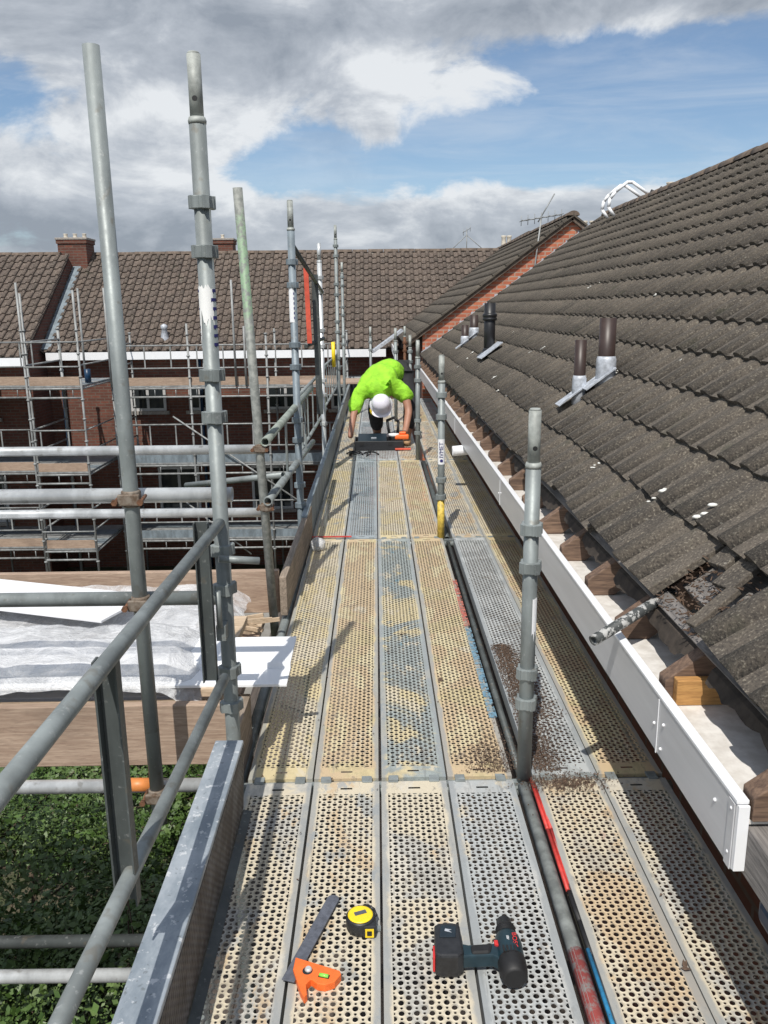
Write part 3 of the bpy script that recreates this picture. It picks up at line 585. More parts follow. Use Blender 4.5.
# ------------------------------------------------------------------ own scaffold
Y0,BAY=2.590,3.114
XJ=[-.464,-.234,-.004,.226]; W_=.222
matrow={-1:['plank_cream','plank_tan','plank_cream','plank_silver','plank_tan_pink','plank_cream'],
 0:['plank_straw','plank_yellow','plank_blue_worn','plank_yellow','plank_grey','plank_yellow'],
 1:['plank_straw','plank_blue_grey','plank_straw','plank_yellow','plank_tan','plank_straw'],
 2:['plank_tan','plank_blue_grey','plank_grey','plank_tan','plank_tan','plank_straw'],
 3:['plank_straw','plank_grey','plank_tan','plank_cream','plank_yellow','plank_grey']}
def plank_mesh():
    m=MB(); hw=W_/2; hl=BAY/2-.012
    m.add([(-hw,-hl,0),(hw,-hl,0),(hw,hl,0),(-hw,hl,0)],[(0,1,2,3)])
    for s_ in (-1,1):
        m.box((s_*hw-(.0015 if s_<0 else -.0),-hl,-.055),(s_*hw+(.0015 if s_>0 else 0),hl,-.0005)) if False else m.add([(s_*hw,-hl,0),(s_*hw,hl,0),(s_*hw,hl,-.055),(s_*hw,-hl,-.055),(s_*(hw-.014),-hl,-.055),(s_*(hw-.014),hl,-.055)],[(0,1,2,3),(3,2,5,4)])
        m.add([(-hw,s_*hl,0),(hw,s_*hl,0),(hw,s_*hl,-.05),(-hw,s_*hl,-.05)],[(0,1,2,3)])
    me=bpy.data.meshes.new('steel_plank'); me.from_pydata(m.v,[],m.f); return me
rowname={-1:'nearest row',0:'second row',1:'third row',2:'row at the worker',3:'farthest row'}
colname=['leftmost','second from left','third from left','fourth from left','just right of the gap','beneath the fascia']
look={'plank_cream':'cream stained','plank_tan':'tan and grey worn','plank_tan_pink':'tan stained','plank_silver':'silvery','plank_grey':'bare grey','plank_yellow':'yellow stained','plank_blue_worn':'blue and yellow patched','plank_straw':'straw coloured','plank_blue_grey':'blue grey'}
cols=[x_+.113 for x_ in XJ]+[.6345,.8595]
pm=[]
def hook_meshes():
    for s_ in (-1,1):
        for x_ in (-.07,.07):
            m=MB(); y0_=s_*(BAY/2-.020); m.box((x_-.017,min(y0_,y0_+s_*.030),-.003),(x_+.017,max(y0_,y0_+s_*.030),.0045)); yield m
for rj in (-1,0,1,2,3):
    for ci,cx in enumerate(cols):
        mn=matrow[rj][ci]; me=plank_mesh(); me.materials.append(MATS[mn])
        o=bpy.data.objects.new('steel_plank',me); COL.objects.link(o)
        o.location=(cx,Y0+(rj+.5)*BAY,-.0+random.uniform(-.0015,.0015)); 
        o.rotation_euler=(0,0,random.uniform(-.0012,.0012))
        tag(o,f'{look[mn]} plank, {colname[ci]} in the {rowname[rj]}','plank','perforated steel planks of the walkway')
        if rj<3:
            for m in hook_meshes(): h_=m.build('hook','galvanised_steel',None,.0015); h_.parent=o
# transoms under the seams
seam=['nearest','second','third','fourth']
for k in range(5):
    m=MB(); y_=Y0+k*BAY; m.tube((-.53,y_,-.045),(1.0,y_,-.045),.0242,14); m.box((-.50,y_-.012,-.022),(.97,y_+.012,-.012))
    o=m.build('transom','galvanised_steel'); tag(o,f'galvanised cross tube under the plank ends at the {["nearest","second nearest","third nearest","fourth","farthest"][k]} seam','scaffold tube','cross tubes under the planks')
# ledgers along the walkway
def ledger(x_,y0,y1,z_,mat,label,r=.0242):
    m=MB(); m.tube((x_,y0,z_),(x_,y1,z_),r,16,hollow=.85); o=m.build('ledger',mat); tag(o,label,'scaffold tube','scaffold tubes along the walkway'); return o
ledger(.484,-.3,Y0-.03,-.017,'worn_grey','grey tube in the gap between the fourth and fifth planks of the nearest row',.020)
ledger(.487,Y0+.03,Y0+BAY-.03,-.028,'dark_galvanised','dark tube in the gap beside the bare grey plank',.013)
ledger(.485,Y0+BAY+.03,Y0+2*BAY-.03,-.025,'dark_galvanised','tube in the gap to the left of the yellow based standard, third row')
ledger(-.505,Y0+.03,Y0+BAY,-.05,'galvanised_steel','grey tube below the left plank edge between the white boards and the timber toe board')
ledger(-.505,Y0+BAY,Y0+3*BAY,-.05,'galvanised_steel','grey tube below the far steel toe board')
# painted marks on the ledger / plank side
m=MB(); m.tube((.484,.9,-.017),(.484,1.80,-.017),.0204,14); o=m.build('painted_sleeve','worn_red'); tag(o,'worn red painted length of tube beside the blue cables','scaffold tube')
def cable(pts,r,mat,label):
    m=MB(); m.path(pts,r,8); o=m.build('cable',mat); tag(o,label,'cable','cables in the plank gap'); return o
cable([(.512,2.60,-.004),(.514,2.3,-.006),(.515,2.02,-.008)],.0062,'red_paint','left of the two red rods lying in the plank gap')
cable([(.524,2.58,-.012),(.5255,2.3,-.006),(.5265,2.05,-.010)],.0062,'red_paint','right of the two red rods lying in the plank gap')
cable([(.518,2.02,-.012),(.520,1.9,-.010),(.521,1.78,-.012)],.008,'black_rubber','black taped joint where the red rods meet the blue cables')
cable([(.516,1.80,-.008),(.517,1.4,-.010),(.518,.9,-.010)],.0058,'blue_paint','left of the two blue cables beside the red painted tube')
cable([(.529,1.78,-.010),(.530,1.4,-.006),(.531,.9,-.010)],.0058,'blue_paint','right of the two blue cables, against the fifth plank')
m=MB(); m.add([(.428,3.98,.0035),(.4586,3.98,.0035),(.4586,4.75,.0035),(.434,4.75,.0035)],[(0,1,2,3)]); 
MARK=m
o=m.build('paint_mark','worn_red_mark'); tag(o,'worn red paint mark on the right edge of the fourth plank, second row','paint mark')
m=MB(); m.add([(.426,3.02,.0035),(.4586,3.02,.0035),(.4586,4.0,.0035),(.430,4.0,.0035)],[(0,1,2,3)]); o=m.build('paint_mark','worn_blue_mark'); tag(o,'worn blue paint mark on the right edge of the fourth plank, second row','paint mark')
# boarding added below, darkened in colour so the plank holes look dark
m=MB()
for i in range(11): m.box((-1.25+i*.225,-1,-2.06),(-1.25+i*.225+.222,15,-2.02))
o=m.build('hole_dark_boarding','hole_dark_timber'); tag(o,'added dark boarding below the walkway that darkens the plank holes','scaffold boards')
# standards
def standard(x_,y_,z0,zt,clusters,mat,label,spig=True,topx=None,r=.0242,yellow=None,hole=True):
    tx=topx if topx is not None else (0,0)
    base=Vector((x_,y_,z0)); top=Vector((x_+tx[0],y_+tx[1],zt)); d=(top-base).normalized()
    t=empty('scaffold_standard',base,label,'scaffold pole','upright scaffold poles beside the walkway')
    zs=zt-.175 if spig else zt
    def at(z_): return base.lerp(top,(z_-z0)/(zt-z0))
    m=MB(); m.tube(base,at(zs),r,20,hollow=.86 if not spig else 0); m.build('tube',mat,t)
    if spig:
        m=MB(); m.tube(at(zs),at(zt-.006),.0196,18); m.tube(at(zt-.006),at(zt),.0192,18,r2=.015); m.lathe(at(zs),[(r+.0012,-.012),(r+.0025,-.004),(r-.001,.006)],18); sp_=m.build('spigot','worn_grey' if mat!='bright_tube' else mat,t)
        if hole:
            m=MB(); m.tube(at(zs+.052)+Vector((0,-.0198,0)),at(zs+.052)+Vector((0,.0198,0)),.0075,12); m.build('pin_hole','black_rubber',sp_)
    for zc in clusters:
        m=MB(); c=at(zc); ro=.0355
        m.lathe(c,[(r+.002,-.019),(ro,-.017),(ro,.017),(r+.002,.019)],32,lob=[1,.97,.86,.86])
        for a in range(4):
            th=a*math.pi/2+.5; dx,dy=math.cos(th)*.0335,math.sin(th)*.0335; m.bar(c+Vector((dx,dy,-.0185)),c+Vector((dx,dy,.0185)),.020,.010,(dx,dy,0))
        m.build('cluster',mat,t,.0012)
    if yellow:
        m=MB(); m.tube(base,at(yellow),r+.0012,18); m.build('painted_foot','yellow_paint',t)
    return t
A=standard(-.500,Y0,-2.0,2.277,[1.889-.01,1.762-.02,1.383,1.255,.83,.70,.414,.288],'galvanised_steel','tall standard with blue and white torn tape around it, nearest on the left')
Bs=standard(.489,2.59,-.01,1.27,[.885,.758,.391,.283],'galvanised_steel','short standard with dirt at its foot, nearest on the right')
Cs=standard(-.540,Y0+BAY,-2.0,2.254,[1.873,1.728,1.343,1.198,.843,.706,.392,.25],'blue_grey_steel','tall standard with white label just left of the orange strip')
Ds=standard(.439,5.71,-.01,1.266,[1.0,.851,.414,.293],'galvanised_steel','short standard with a yellow foot and white label, right of the worker',yellow=.272)
standard(-.56,Y0+2*BAY,-2.0,2.215,[1.88,1.74,1.36,1.2,.85,.7,.4],'bright_tube','tall standard with a bright pale tip behind the orange strip')
standard(-.53,Y0+3*BAY,-2.0,2.67,[2.4,2.27,1.9,1.76,1.4,1.26,.9,.76],'galvanised_steel','thin far left standard with a yellow sleeve on it',yellow=None)
standard(-.57,Y0+4*BAY,-2.0,2.35,[2.1,1.96,1.6,1.46,1.1,.96],'galvanised_steel','farthest left standard with a rusty top')
standard(.43,Y0+2*BAY,-.01,1.251,[.98,.84,.42,.29],'galvanised_steel','short standard touching the worker on his right',hole=False)
standard(.475,Y0+3*BAY,-.01,1.206,[.98,.84],'galvanised_steel','short standard just behind the worker, first from the white fascia',hole=False)
standard(.505,Y0+4*BAY,-.01,1.264,[.98,.84],'rust','rust coloured short standard behind the worker',hole=False)
standard(.272,Y0+3*BAY,-.01,1.303,[.98,.84],'galvanised_steel','short standard left of the rust coloured one behind the worker',hole=False)
standard(-.10,15.5,-.5,1.25,[.98,.84],'galvanised_steel','thin short standard left of the worker against the far white gutter',hole=False)
m=MB(); p=gy(333,342,11.8); q=gy(334,367,11.8); m.tube(q,p,.026,14); o=m.build('yellow_sleeve','tape_yellow'); tag(o,'bright yellow sleeve on a far standard in front of the far gutter','pole sleeve')
# plain tubes at the left
def pole(p,q,mat,label,r=.0242,group='plain scaffold tubes on the left'):
    m=MB(); m.tube(p,q,r,20,hollow=.84); o=m.build('scaffold_tube',mat); tag(o,label,'scaffold tube',group); return o
pole((-.775,2.60,-.16),(-.787,2.60,2.299),'galvanised_steel','tall plain upright tube, leftmost, rising highest against the sky')
pole((-.548,4.19,-.3),(-.633,4.15,2.125),'green_pole','plain upright tube with a bright green stained top',.0225)
pole((-4.2,4.23,.895),(-.575,4.23,.885),'bright_tube','bright horizontal tube, topmost of the left side tubes')
pole((-4.2,2.655,1.005),(-.47,2.655,.996),'bright_tube','bright thick horizontal tube coupled to the tallest plain tube')
pole((-4.2,4.23,.57),(-.575,4.23,.555),'bright_tube','bright horizontal tube just below the thick one on the left')
pole((-4.2,2.655,.655),(-.525,2.655,.645),'galvanised_steel','grey horizontal tube passing in front of the wrapped white boards')
pole((-4.2,2.66,-.045),(-.62,2.66,-.052),'bright_tube','bright horizontal tube with an orange sleeve under the timber board')
pole((-4.2,2.60,-.775),(-.62,2.60,-.79),'bright_tube','bright horizontal tube low over the green hedge')
pole((-4.2,2.85,-.84),(-.66,2.85,-.855),'dark_galvanised','horizontal tube coloured dark for shade just above the lowest bright one over the hedge')  # dark copy of the steel, shade put into the colour
pole((-.72,2.35,-.35),(-.80,2.9,-1.6),'galvanised_steel','short sloping tube below the near guard rail')
pole((-.66,2.5,-.15),(-.62,2.45,-1.9),'galvanised_steel','short upright stub behind the near toe board')
pole((-1.3,5.6,.42),(-.56,4.9,.62),'galvanised_steel','thin sloping tube behind the green stained pole',.019)
m=MB(); a=gy(124,784,2.655); b_=gy(151,783,2.655); m.tube((a.x,2.66,-.049),(b_.x,2.66,-.05),.0250,18); o=m.build('orange_sleeve','orange_plastic'); tag(o,'orange plastic sleeve round the tube under the timber board','tube sleeve')
def coupler(c,label,s_=1.0,ax='y'):
    c=Vector(c); t=empty('coupler',c,label,'coupler','couplers joining the tubes')
    m=MB(); m.lathe((c.x,c.y,c.z),[(.0262*s_,-.026*s_),(.0305*s_,-.024*s_),(.0305*s_,.024*s_),(.0262*s_,.026*s_)],20); m.box(c+Vector((-.034,-.036,-.018))*s_,c+Vector((.034,-.022,.018))*s_); m.build('body','coupler_steel',t,.003)
    for d in (-1,1):
        m=MB(); m.tube(c+Vector((d*.040,-.048,-.004))*s_,c+Vector((d*.040,.02,.004))*s_,.0055*s_,8); m.lathe(c+Vector((d*.040,-.052,-.004))*s_,[(.0105*s_,0),(.0105*s_,.011*s_)],6,'y'); m.build('bolt','rust',t)
    return t
coupler((-.78,2.60,1.0),'pale coupler with rusty bolts where the thick bright tube crosses the tallest plain tube')
coupler((-.777,2.60,.65),'rusty coupler on the tallest plain tube at the grey horizontal tube')
coupler((-.775,2.60,-.05),'rusty coupler at the bottom of the tallest plain tube')
coupler((-.57,4.17,.60),'coupler below the lower far guard rail end',.9)
coupler((-.585,4.17,.90),'coupler at the open end of the upper far guard rail',.9)
# near guardrail frame
gr=empty('guardrail',(-.5,1.5,.4),'near left guard rail frame of thin tubes and steel channels','guardrail','guard rails along the left side')
m=MB(); m.tube((-.50,.2,.985),(-.50,2.60,.922),.0165,16); m.build('top_rail','galvanised_steel',gr)
m=MB(); m.tube((-.50,.55,.545),(-.50,2.50,.428),.0165,16); m.build('bottom_rail','galvanised_steel',gr)
for y_,xx in ((1.45,-.50),(2.47,-.53)):
    m=MB(); m.box((xx-.030,y_-.014,.43),(xx-.026,y_+.014,.95)); m.box((xx-.0255,y_+.008,.43),(xx+.010,y_+.012,.95)); m.box((xx+.0105,y_-.014,.43),(xx+.014,y_+.014,.95)); m.build('channel','dark_galvanised',gr)  # channels coloured dark to stand for their shade
m=MB(); m.tube((-.505,2.50,.60),(-.505,2.50,.72),.009,10); m.box((-.52,2.51,.55),(-.49,2.56,.60)); m.build('latch','galvanised_steel',gr)
m=MB(); m.tube((-.5,2.52,.82),(-.38,2.56,.80),.012,8); m.build('clip','galvanised_steel',gr)
# far guardrails
def far_rail(y0,y1,xa,z1a,z1b,z2a,z2b,nb,label,r=.0225,hollow=.82,xb=None):
    xb=xa if xb is None else xb
    t=empty('guardrail',((xa+xb)/2,(y0+y1)/2,0),label,'guardrail','guard rails along the left side')
    m=MB(); m.tube((xa,y0,z1a),(xb,y1,z1b),r,16,hollow=hollow); m.build('top_rail','green_stained' if y0<5 else 'galvanised_steel',t)
    m=MB(); m.tube((xa,y0,z2a),(xb,y1,z2b),r,16,hollow=hollow); m.build('bottom_rail','galvanised_steel',t)
    for i in range(nb):
        f_=(i+.7)/(nb+.2); yy=y0+(y1-y0)*f_; xx=xa+(xb-xa)*f_; m=MB(); m.bar((xx,yy,z2a+(z2b-z2a)*f_),(xx,yy,z1a+(z1b-z1a)*f_),.012,.035,(0,1,0)); m.build('bar','galvanised_steel',t)
far_rail(4.13,7.2,-.556,.937,.92,.635,.46,2,'open ended tube guard rail starting at the green stained pole')
far_rail(6.3,10.0,-.60,.93,.90,.50,.42,6,'barred guard rail frame left of the worker',.015,0)
far_rail(9.7,14.0,-.62,.92,.86,.44,.38,8,'farthest barred guard rail frame beyond the worker',.015,0)
# high swing gate pieces behind standard C
t=empty('end_frame',(-.58,7.8,1.2),'orange strip and dark bars hanging from a high tube behind the labelled standard','frame')
m=MB(); m.tube((-.55,5.75,2.0),(-.54,8.8,1.74),.018,10); m.tube((-.64,7.8,1.245),(-.50,8.2,1.30),.018,10); m.build('rail','dark_galvanised',t)
m=MB(); m.bar((-.617,7.8,1.93),(-.603,7.8,1.27),.042,.02,(0,1,0)); m.build('orange_strip','orange_red_paint',t)
for x_ in (-.555,-.525): m=MB(); m.bar((x_-.015,8.0,1.88),(x_,8.0,.6),.03,.02,(0,1,0)); m.build('dark_bar','dark_galvanised',t)
# stickers / tape
def wrap(name,cx,cy,z0,z1,r,a0,a1,mat,parent,n=14,rag=0,seed=0):
    rg=random.Random(seed); m=MB(); vs=[];fs=[]
    for i in range(n+1):
        t_=R(a0+(a1-a0)*i/n); e0=rg.uniform(0,rag); e1=rg.uniform(0,rag*.15)
        vs+=[(cx+r*math.cos(t_),cy+r*math.sin(t_),z0+e0),(cx+r*math.cos(t_),cy+r*math.sin(t_),z1-e1)]
    for i in range(n): fs.append((2*i,2*i+2,2*i+3,2*i+1))
    m.add(vs,fs,True); return m.build(name,mat,parent,fix=False)
sA=wrap('torn_tape',-.501,Y0,1.475,1.650,.0252,190,322,'pvc_upper',A,16,.10,3)
rg=random.Random(2)
for i in range(7):
    zz=1.635-i*.026
    wrap('blue_mark',-.501,Y0,zz-.011,zz+.001,.0259,312+rg.uniform(-8,6),375,'ink_blue',sA,6,.004,i)
    if i<6: wrap('blue_mark',-.501,Y0,zz-.010,zz-.000,.0259,160,205+rg.uniform(-6,12),'ink_blue',sA,5,.004,i+20)
sC=wrap('label',-.5435,Y0+BAY,1.49,1.71,.0252,200,340,'pvc_white',Cs)
for i in range(6): wrap('blue_mark',-.5435,Y0+BAY,1.665-i*.031,1.675-i*.031+.006,.0257,285,335,'ink_blue',sC,5)
sD=wrap('label',.4388,5.71,.525,.70,.0252,205,335,'pvc_white',Ds)
def text(s_,size,loc,rot,mat,parent,name='lettering',ext=.0004):
    c=bpy.data.curves.new(name,'FONT'); c.body=s_; c.size=size; c.extrude=ext; c.align_x='CENTER'; c.align_y='CENTER'
    f=bpy.data.objects.new('tmp',c); COL.objects.link(f); dg=bpy.context.evaluated_depsgraph_get(); me=bpy.data.meshes.new_from_object(f.evaluated_get(dg)); bpy.data.objects.remove(f)
    o=bpy.data.objects.new(name,me); COL.objects.link(o); me.materials.clear(); me.materials.append(MATS[mat]); o.parent=parent
    o.location=Vector(loc)-(wloc(parent) if parent else Vector((0,0,0))); o.rotation_euler=rot; return o
text('IVMET',.040,(.4388,5.71-.0262,.625),(R(90),R(-90),0),'ink_blue',sD)
m=MB(); m.tube((.4388,5.71-.0258,.551),(.4388,5.71-.0266,.551),.011,14); m.build('round_mark','ink_blue',sD)
wrap('torn_tape',.489,2.59,.505,.66,.0252,285,360,'pvc_white',Bs,12,.04,5)
# toe boards
tb=empty('toe_board',(-.48,1.5,0),'galvanised steel toe board, nearest on the left','toe board','toe boards along the left side')
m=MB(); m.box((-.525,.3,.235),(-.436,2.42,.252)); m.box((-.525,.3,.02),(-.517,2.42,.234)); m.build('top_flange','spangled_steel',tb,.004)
b=NB('toe_inner_shaded'); sx=b.n('ShaderNodeSeparateXYZ'); b.l(b.vec,sx.inputs[0]); wv=b.math('SINE',b.math('MULTIPLY',b.math('ADD',sx.outputs[1],b.math('MULTIPLY',sx.outputs[2],.35)),260)); wv2=b.math('SINE',b.math('MULTIPLY',sx.outputs[2],210)); n=b.noise(12,5,.6)
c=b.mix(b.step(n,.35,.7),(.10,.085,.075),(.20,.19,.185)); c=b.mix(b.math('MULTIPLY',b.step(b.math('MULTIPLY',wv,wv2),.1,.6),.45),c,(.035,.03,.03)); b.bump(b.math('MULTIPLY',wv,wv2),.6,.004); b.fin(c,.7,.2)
m=MB(); m.extr([(-.436,.3,.234),(-.448,.3,.012),(-.455,.3,.012),(-.446,.3,.234)],(0,2.12,0)); m.build('inner_face','toe_inner_shaded',tb)  # inner side coloured dark brown for its shade, over a perforation pattern
m=MB(); m.extr([(-.446,.3,.010),(-.420,.3,.004),(-.420,.3,.001),(-.455,.3,.001)],(0,2.11,0)); m.build('foot_strip','dark_galvanised',tb)
m=MB(); m.bar((-.505,4.20,.105),(-.487,5.78,.115),.038,.215); o=m.build('toe_board','board_timber_y',None,.004); tag(o,'brown timber toe board standing beside the green stained pole','toe board','toe boards along the left side')
m=MB(); m.box((-.515,5.45,.0),(-.475,9.6,.235)); o=m.build('toe_board','blue_grey_steel',None,.006); tag(o,'blue grey steel toe board left of the toolbox','toe board','toe boards along the left side')
m=MB(); m.box((-.52,9.65,.0),(-.48,15.5,.235)); o=m.build('toe_board','galvanised_steel',None,.006); tag(o,'farthest steel toe board beyond the worker','toe board','toe boards along the left side')
m=MB(); m.box((-.53,2.66,-.10),(-.49,2.92,.17)); o=m.build('timber_offcut','board_timber_y',None,.004); tag(o,'short brown timber offcut upright behind the tall taped standard','timber board')
m=MB(); m.bar((-.50,5.72,.012),(-.19,5.72,.012),.018,.006); o=m.build('red_strip','red_paint'); tag(o,'thin red strip across the second seam at the left planks','paint mark')
# ------------------------------------------------------------------ loading platform with wrapped white boards
m=MB(); m.box((-3.6,2.80,-.055),(-.56,2.838,.185)); o=m.build('timber_board','board_timber',None,.004); tag(o,'brown timber board on edge along the front of the platform, a knot in it','timber board','timber boards of the side platform')
m=MB(); m.box((-3.6,4.24,.0),(-.53,4.278,.235)); o=m.build('timber_board','board_timber',None,.004); tag(o,'light brown timber board on edge along the back of the platform','timber board','timber boards of the side platform')
for i in range(6):
    m=MB(); y_=2.845+i*.232; m.box((-3.6,y_,-.06),(-.60+random.uniform(-.04,.02),y_+.226,-.02)); o=m.build('timber_board','pale_timber' if i%2 else 'board_timber',None,.004)
    tag(o,f'flat timber floor board of the platform, {["first","second","third","fourth","fifth","sixth"][i]} from the front under the white boards','timber board','timber boards of the side platform')
m=MB(); m.box((-3.6,2.86,.12),(-.58,2.90,.16)); o=m.build('timber_board','pale_timber',None,.004); tag(o,'narrow pale batten just behind the front board of the platform','timber board','timber boards of the side platform')
for i in range(5):
    m=MB(); y_=2.95+i*.235; m.box((-3.5,y_,-.018),(-.80-.05*(i%2),y_+.23,.15+.012*(i%2))); o=m.build('white_board','wrapped_white',None,.004); tag(o,f'white plastic board under the clear wrapping, {["nearest to","second from","third from","fourth from","farthest from"][i]} the front edge','plastic board','white plastic boards on the platform')
m=MB(); 
m.extr([(-2.7,2.86,.235),(-2.7,3.00,.235),(-2.7,3.005,.256),(-2.7,3.27,.256),(-2.7,3.27,.244),(-2.7,3.02,.244),(-2.7,3.015,.223),(-2.7,2.86,.223)],(2.355,0,0)); o=m.build('white_board','pvc_white',None,.002); tag(o,'stepped white plastic board sticking out over the walkway','plastic board','white plastic boards on the platform'); o.rotation_euler=(0,0,0)
# supports: a batten under it
m=MB(); m.box((-.66,2.845,.195),(-.60,3.6,.226)); o=m.build('timber_batten','pale_timber',None,.002); tag(o,'pale batten under the stepped white board','timber board')
m=MB(); m.bar((-2.2,4.0,.250),(-1.15,3.62,.262),.36,.012); o=m.build('white_board','pvc_white',None,.002); tag(o,'flat white plastic board lying askew on top of the wrapping','plastic board','white plastic boards on the platform')
# wrinkled plastic film
nx,ny=150,64; vs=[];fs=[]
for j in range(ny+1):
    for i in range(nx+1):
        x_=-3.5+2.83*i/nx+.03*noise.noise(Vector((j*.3,0,5))); y_=2.845+1.305*j/ny+.02*noise.noise(Vector((i*.15,3,0)))
        v=Vector((x_*2+y_*1.2,y_*3-x_*.8,0)); rz=abs(noise.noise(v*1.3))+.5*abs(noise.noise(v*3.1+Vector((5,5,5))))+.25*abs(noise.noise(v*7))
        lift=max(0,min(1,(3.42-y_)/.10)); zz=.180+.105*lift+.026*rz+.010*abs(noise.noise(Vector((x_*9+y_*5,y_*2,7))))
        e_=min(1,(y_-2.845)/.05) ; zz-= .08*(1-max(0,e_))**1
        ex_=max(0,(x_+.80)/.15); zz-= .10*min(1,ex_)
        vs.append((x_,y_,zz))
for j in range(ny):
    for i in range(nx): a=j*(nx+1)+i; fs.append((a,a+1,a+nx+2,a+nx+1))
m=MB(); m.add(vs,fs,True); o=m.build('plastic_film','film'); tag(o,'wrinkled clear plastic wrapping over the stack of white boards','plastic sheet')
m=MB(); rg=random.Random(3)
for i in range(5):
    p=Vector((-.62+rg.uniform(-.05,.05),4.0+rg.uniform(-.08,.05),.03+i*.012)); d=Vector((rg.uniform(-1,1),rg.uniform(-.6,.6),rg.uniform(-.1,.2))).normalized()*.07; m.bar(p-d,p+d,.014,.018)
o=m.build('timber_offcuts','pale_timber'); tag(o,'small heap of pale offcuts at the back right corner of the platform','offcuts',kind='stuff')
# bag on deck by timber toe board
m=MB(); m.ball((-.40,5.42,.04),.046,12,8,(1.1,1,1.0)); o=m.build('plastic_bag','film'); 
for v in o.data.vertices: v.co+=Vector((noise.noise(v.co*18),noise.noise(v.co*18+Vector((9,0,0))),noise.noise(v.co*15)))*.028
tag(o,'crumpled clear plastic bag by the timber toe board','plastic bag')
# ------------------------------------------------------------------ tube lying over the fascia
m=MB(); pa=Vector((.64,2.35,.60)); pb=Vector((1.0,2.60,.69)); m.tube(pa,pb,.0175,16,hollow=.7); o=m.build('painted_tube','spattered',None); tag(o,'short paint spattered tube lying across the white fascia into the eaves','scaffold tube')
# ------------------------------------------------------------------ dirt swept around the short standard
def debris(name,n,cf,label,mat='dirt_bits',size=(.003,.010),seed=1):
    rg=random.Random(seed); vs=[];fs=[]
    for i in range(n):
        x_,y_=cf(rg); s_=rg.uniform(*size); zz=.003+rg.random()*.006
        d=Vector((rg.gauss(0,1),rg.gauss(0,1),rg.gauss(0,.35))).normalized()*s_; e_=d.orthogonal().normalized()*s_*rg.uniform(.3,.7); g=d.cross(e_).normalized()*s_*.4
        o=len(vs); c=Vector((x_,y_,zz)); vs+=[c+d,c-d*.8+e_,c-d*.7-e_,c+g]; fs+=[(o,o+1,o+3),(o+1,o+2,o+3),(o+2,o,o+3),(o,o+2,o+1)]
    m=MB(); m.add(vs,fs); ob=m.build(name,mat); tag(ob,label,'debris',kind='stuff'); return ob
def cf1(rg):
    while True:
        y_=rg.uniform(2.62,3.75); c=.60 if y_>3 else .57; wd=.085*(1-.5*abs(y_-3.1)/.6); x_=rg.gauss(c-.02*(y_-2.6),wd*.62)
        if .525<x_<.74 : return x_,y_
debris('dirt',8000,cf1,'brown roof dirt and moss swept over the grey plank by the short standard',seed=2,size=(.0018,.0055))
debris('dirt',1500,lambda rg:(rg.gauss(.40,.05),2.62+abs(rg.gauss(0,.13))),'scattered brown dirt on the fourth plank beside the seam',seed=3,size=(.0015,.0045))
debris('dirt',1200,lambda rg:(rg.gauss(.62,.07),2.55+rg.gauss(0,.03)),'brown dirt along the nearest seam right of the short standard',seed=4,size=(.002,.0055))
debris('dirt',900,lambda rg:(rg.uniform(-.45,.95),rg.uniform(.9,12)),'loose specks of dirt scattered over the whole walkway',seed=5,size=(.002,.006))
m=MB(); 
for p0 in (gz(690,970,.004),):
    pass
def leafbits(pts,label,name='dead_leaf'):
    m=MB(); rg=random.Random(4)
    for (x_,y_) in pts:
        for k in range(3):
            a=rg.uniform(0,6.28); d=Vector((math.cos(a),math.sin(a),.25))*.014; s_=Vector((-math.sin(a),math.cos(a),.1))*.006; c=Vector((x_+rg.gauss(0,.006),y_+rg.gauss(0,.006),.007)); m.add([c-d,c+s_,c+d,c-s_],[(0,1,2,3)])
    o=m.build(name,'dirt_bits'); tag(o,label,'leaves',kind='stuff')
p=gz(683,968); q=gz(569,400)
leafbits([(gz(683,968).x,gz(683,968).y),(.26,3.37),(.80,3.0),(.11,3.9)],'few dead curled leaves on the planks')
# ------------------------------------------------------------------ tools in front
# combination square
sq=empty('combination_square',(-.18,1.78,0),'combination square with orange head and grey blade, lying left of the tape measure','tool')
a=gz(333,899,.012); b_=gz(288,981,.012); d=(b_-a).normalized(); n_=Vector((-d.y,d.x,0)); hw=.0165
poly=[a+n_*hw*math.cos(R(t_))-d*hw*math.sin(R(t_))*.9 for t_ in range(0,181,20)]
poly+= [b_-n_*hw,b_+n_*hw]
m=MB(); m.prism([(p.x,p.y) for p in poly],.010,.0135); m.build('blade','tool_grey',sq,.0006)
hp=[(295.6,957),(340,970.5),(341,974),(334.7,981.5),(325,984.7),(317,983.5),(311,979),(306,984),(307,994),(304,997),(300,990),(293,969)]
m=MB(); m.prism([(gz(x_,y_,.022).x,gz(x_,y_,.022).y) for x_,y_ in hp][::-1],.001,.022); m.build('head','tool_orange',sq,.002)
c=gz(307.5,970,.024); m=MB(); m.tube((c.x,c.y,.0215),(c.x,c.y,.0228),.0125,18); hd=m.build('recess','black_plastic',sq)
m=MB(); m.lathe((c.x+.002,c.y+.001,.0226),[(.009,0),(.009,.004),(.006,.0075)],14); m.build('locking_knob','bright_tube',sq)
c=gz(324,976,.023); m=MB(); m.bar((c.x-.013,c.y+.0035,.0224),(c.x+.013,c.y-.0035,.0224),.011,.002); lv=m.build('level_window','black_plastic',sq)
m=MB(); m.tube((c.x-.011,c.y+.003,.0245),(c.x+.011,c.y-.003,.0245),.0045,12); m.build('bubble_vial','level_green',sq)
c=gz(304,993,.01); m=MB(); m.lathe((c.x,c.y-.004,.001),[(.005,0),(.006,.012),(.004,.016)],12); m.build('clamp_nut','rust',sq)
